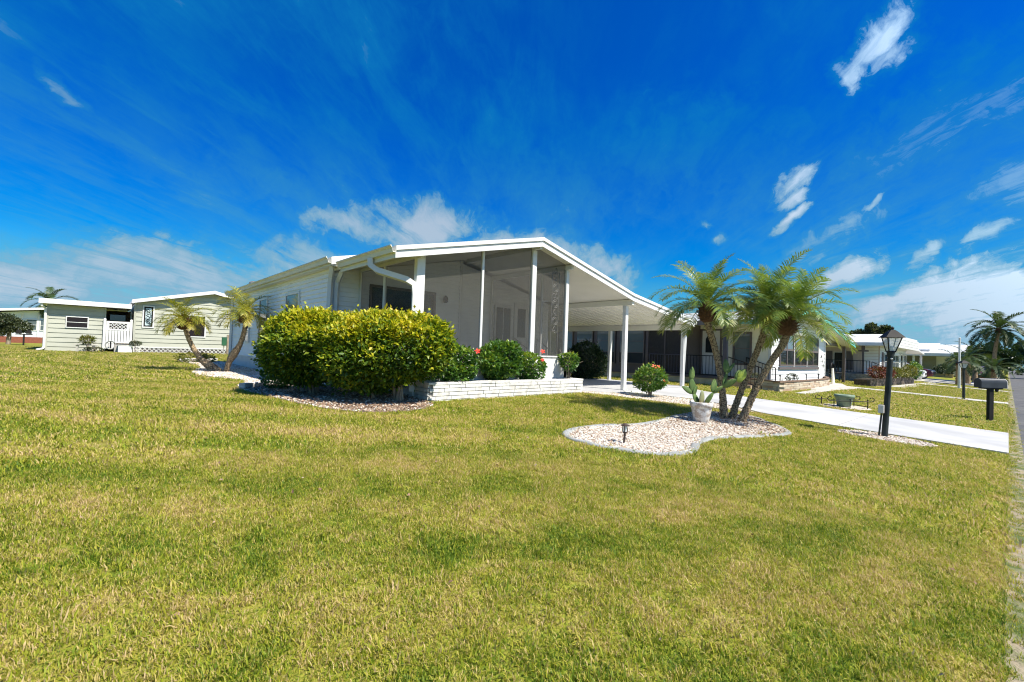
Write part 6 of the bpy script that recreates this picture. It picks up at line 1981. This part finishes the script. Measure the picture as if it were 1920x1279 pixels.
tree('flowering_tree', 'low wide tree with a leaning forked trunk at the far left edge', (-5.35, 52, .58), 2.5, 1.5, 6000, .16, TREE_LEAF, .14,
     [((-6.6, 52, 2.2), (.8, .8, .55)), ((-5.7, 52, 2.45), (.9, .8, .5)), ((-4.9, 52, 2.0), (.8, .7, .45)), ((-6.2, 52, 1.6), (.9, .8, .4))])
tree('spreading_tree', 'dark feathery tree rising behind the third house roof', (88, 14.5, .3), 7.3, 2.6, 3200, .42, TREE_LEAF, .3,
     [((88, 14.3, 7.0), (1.0, .6, .5)), ((88, 15.6, 6.0), (1.4, 1.3, .55)), ((88, 13.3, 6.2), (1.2, 1.1, .45)), ((88, 12.6, 6.8), (.8, .7, .3)), ((88, 14.6, 5.2), (1.5, 1.5, .7))])
tree('round_tree', 'small round dark tree above the fourth house roof', (120, 13.4, .3), 5.6, 2.2, 1800, .45, DARK_LEAF, .3)
GT = 'dark trees closing the end of the street'
for i, (x, y, h, r, lb) in enumerate(((96, 1.4, 5.0, 2.3, 'tall dark tree at the end of the street behind the arching palm'), (104, -3.6, 7.4, 3.4, 'tallest dark tree at the right edge of the street end'),
                                      (100, 4.4, 4.6, 2.6, 'broad dark tree above the far palms left of the mailbox'), (118, 9.0, 4.2, 2.2, 'low dark tree behind the fourth house right slope'), (92, -7.0, 6.6, 3.2, 'dark tree on the far side of the street end'))):
    tree('street_tree', lb, (x, y, 0), h, r, 3600, .5, DARK_LEAF, .35, None, 'tree', GT)
# a hedge-like far belt of trees closing the horizon behind everything: reads as one mass
P_ = []
for k in range(420):
    a = R(-14 + 125 * k / 419.0); d_ = rnd.uniform(150, 185)
    P_.append((d_ * math.cos(a), d_ * math.sin(a), rnd.uniform(1.5, 3.2)))
n = 30000
k = NR.choice(len(P_), n); d = unit(NR.normal(size=(n, 3)))
Pp = np.array(P_)[k] + d * np.array([2.6, 2.6, 1.9]) * (NR.random(n) ** .4)[:, None]
A = unit(d + NR.normal(0, .6, (n, 3))); Nn = unit(NR.normal(size=(n, 3))); Nn = unit(Nn - A * (Nn * A).sum(1, keepdims=True))
V, F = leaf_arrays(Pp, A, Nn, np.full(n, .9), np.full(n, .5))
np_obj('treeline', V, F, DARK_LEAF, None, np.repeat(np.clip(.4 + NR.normal(0, .2, n), 0, 1), 4), 'stuff')

# ================================================================== scattered stuff: grass, shell, litter
def blade_tuft(seed, n, h, w, spread):
    r = np.random.default_rng(seed)
    V = []; F = []; tn = []
    for i in range(n):
        a = r.uniform(0, 6.283); q = spread * math.sqrt(r.random())
        b = np.array([q * math.cos(a), q * math.sin(a), -.008])
        th = r.uniform(0, 6.283); ln = h * r.uniform(.55, 1.2); lean = r.uniform(.15, 1.0)
        o = np.array([math.cos(th), math.sin(th), 0]); s = np.array([-o[1], o[0], 0]) * w * r.uniform(.7, 1.2)
        p1 = b + o * ln * .35 * lean + np.array([0, 0, ln * .55]); p2 = b + o * ln * .95 * lean + np.array([0, 0, ln * (.95 - .5 * lean * r.random())])
        k = len(V)
        V += [b - s * .5, b + s * .5, p1 + s * .45, p1 - s * .45, p2]
        dry = r.random() < .38
        c = r.uniform(.55, 1.05) if dry else r.uniform(.05, .62)
        tn += [c] * 5
        F += [(k, k + 1, k + 2), (k, k + 2, k + 3), (k + 3, k + 2, k + 4)]
    return np_mesh('tuft', np.array(V), np.array(F), np.array(tn))

def no_grass(x, y):
    bad = np.zeros(x.shape, bool)
    for pol in (DRIVE, SLAB, WALK2, WALK3, DRIVE3, BED_PALM, BED_HEDGE, BED_SIDE, BED_LAMP, BED_DRIVE, BED_POT):
        bad |= inside(pol, x, y)
    for (x0, x1, y0, y1) in ((3.97, 11.95, 10.7, 21.5), (4.55, 9.3, 7.40, 11.2), (18.95, 29, 6.6, 20), (19.35, 28.5, 5.84, 8), (36, 49, 5.5, 18), (1.4, 9.5, 36, 47), (-2.4, 1.4, 36, 47), (30.9, 41.2, 4.1, 5.1)):
        bad |= (x > x0) & (x < x1) & (y > y0) & (y < y1)
    return bad

def grass_ring(name, d0, d1, dens, tufts, coll, smin, smax, seed):
    r = np.random.default_rng(seed)
    a0, a1 = R(-4), R(100)
    area = .5 * (a1 - a0) * (d1 * d1 - d0 * d0)
    n = int(area * dens)
    th = r.uniform(a0, a1, n); d = np.sqrt(r.uniform(d0 * d0, d1 * d1, n))
    x, y = d * np.cos(th), d * np.sin(th)
    ok = (y > .015) & ~no_grass(x, y)
    x, y = x[ok], y[ok]; n = len(x)
    P = np.stack([x, y, T(x, y)], 1)
    rot = np.stack([r.normal(0, .12, n), r.normal(0, .12, n), r.uniform(0, 6.283, n)], 1)
    s = r.uniform(smin, smax, n); s = np.where(r.random(n) < .025, s * 1.55, s); scl = np.stack([s, s, s * r.uniform(.75, 1.15, n)], 1)
    return scatter(name, P, rot, scl, r.integers(0, tufts, n), coll)

TUFT_A = source('tuft_near', [blade_tuft(40 + i, 22, .036, .0044, .045) for i in range(8)], MT['blade'])
TUFT_B = source('tuft_mid', [blade_tuft(60 + i, 22, .040, .0078, .088) for i in range(6)], MT['blade'])
TUFT_C = source('tuft_far', [blade_tuft(80 + i, 22, .044, .017, .18) for i in range(6)], MT['blade'])
grass_ring('grass', .9, 5.5, 800, 8, TUFT_A, .8, 1.3, 1)
grass_ring('grass', 5.5, 13, 250, 6, TUFT_B, .85, 1.3, 2)
grass_ring('grass', 13, 46, 44, 6, TUFT_C, .8, 1.25, 3)
r = np.random.default_rng(31)
n = 300
th = r.uniform(R(0), R(92), n); dd = np.sqrt(r.uniform(2.0, 14.0 ** 2, n)); x = dd * np.cos(th); y = dd * np.sin(th)
ok = (y > .1) & ~no_grass(x, y); x, y = x[ok], y[ok]; n = len(x)
LAWN_LITTER = (np.stack([x, y, T(x, y) + .030], 1), np.stack([r.normal(0, .5, n), r.normal(0, .5, n), r.uniform(0, 6.28, n)], 1), np.repeat(r.uniform(.02, .05, n)[:, None], 3, 1), r.integers(0, 4, n))
# ragged weeds along the road edge
r = np.random.default_rng(9)
n = 1500
x = r.uniform(1.5, 26, n) ; y = -np.abs(r.normal(0, .10, n)) + .04
P = np.stack([x, y, np.where(y > 0, T(x, y), -.035)], 1)
scatter('verge_weeds', P, np.stack([r.normal(0, .2, n), r.normal(0, .2, n), r.uniform(0, 6.28, n)], 1), np.repeat(r.uniform(.5, 1.1, n)[:, None], 3, 1), r.integers(0, 8, n), TUFT_A)

def pebble(seed, flat=.55):
    r = random.Random(seed)
    bm = bmesh.new(); bmesh.ops.create_icosphere(bm, subdivisions=1, radius=1.0)
    for v in bm.verts:
        v.co *= r.uniform(.75, 1.15); v.co.z *= flat
    me = bpy.data.meshes.new('pebble'); bm.to_mesh(me); bm.free()
    return me
def random_mat(name, cols, rough=.85):
    m, nt, b = nmat(name)
    oi = nt.nodes.new('ShaderNodeObjectInfo'); cr = nt.nodes.new('ShaderNodeValToRGB')
    e = cr.color_ramp.elements
    while len(e) < len(cols): e.new(.5)
    for i, (p, c) in enumerate(cols):
        e[i].position = p; e[i].color = c + (1,)
    nt.links.new(oi.outputs['Random'], cr.inputs[0]); nt.links.new(cr.outputs[0], b.inputs['Base Color'])
    b.inputs['Roughness'].default_value = rough
    return m
MT['shell'] = random_mat('shell_pebble', [(0, (.70, .66, .59)), (.35, (.58, .52, .44)), (.55, (.66, .61, .54)), (.75, (.46, .35, .25)), (1, (.26, .18, .12))])
MT['litter'] = random_mat('leaf_flake', [(0, (.16, .09, .05)), (.4, (.26, .16, .10)), (.7, (.34, .22, .14)), (1, (.44, .34, .24))])
SHELL = source('pebble', [pebble(i, .5) for i in range(6)], MT['shell'])
def flake(seed):
    r = np.random.default_rng(seed)
    n = 1
    V = np.array([[0, -.5, 0], [.28, 0, .10], [0, .5, .02], [-.28, 0, .12]]) * (1 + r.uniform(-.2, .2, (4, 1)))
    return np_mesh('flake', V, np.array([[0, 1, 2], [0, 2, 3]]))
LITTER = source('flake', [flake(i) for i in range(4)], MT['litter'])
def fill(name, poly, dens, size, coll, k, seed, dz=.018, weight=None):
    r = np.random.default_rng(seed)
    xs = [p[0] for p in poly]; ys = [p[1] for p in poly]
    n = int((max(xs) - min(xs)) * (max(ys) - min(ys)) * dens)
    x = r.uniform(min(xs), max(xs), n); y = r.uniform(min(ys), max(ys), n)
    ok = inside(poly, x, y)
    if weight is not None: ok &= r.random(n) < weight(x, y)
    x, y = x[ok], y[ok]; n = len(x)
    P = np.stack([x, y, T(x, y) + dz], 1)
    rot = np.stack([r.normal(0, .35, n), r.normal(0, .35, n), r.uniform(0, 6.283, n)], 1)
    s = size * r.uniform(.5, 1.4, n)
    scatter(name, P, rot, np.stack([s, s * r.uniform(.6, 1, n), s], 1), r.integers(0, k, n), coll)
fill('shell_gravel', BED_PALM, 1500, .017, SHELL, 6, 21)
fill('shell_gravel', BED_LAMP, 1300, .017, SHELL, 6, 22)
fill('shell_gravel', BED_SIDE, 420, .028, SHELL, 6, 23)
fill('shell_gravel', BED_DRIVE, 900, .020, SHELL, 6, 24)
fill('shell_gravel', BED_HEDGE, 700, .020, SHELL, 6, 25, .02, lambda x, y: np.clip(1.25 - np.hypot(x - 3.6, y - 8.3) * .0 - np.where((x - 3.7) ** 2 / 1.3 + (y - 8.4) ** 2 / 3.2 < 1, .95, .25), 0, 1))
fill('leaf_litter', BED_HEDGE, 420, .055, LITTER, 4, 26, .03)
fill('leaf_litter', BED_PALM, 380, .050, LITTER, 4, 27, .03, lambda x, y: np.clip((x - 6.8) / 2.6, .04, 1))
fill('leaf_litter', BED_LAMP, 120, .04, LITTER, 4, 28, .03)
scatter('fallen_leaves', *LAWN_LITTER, LITTER)
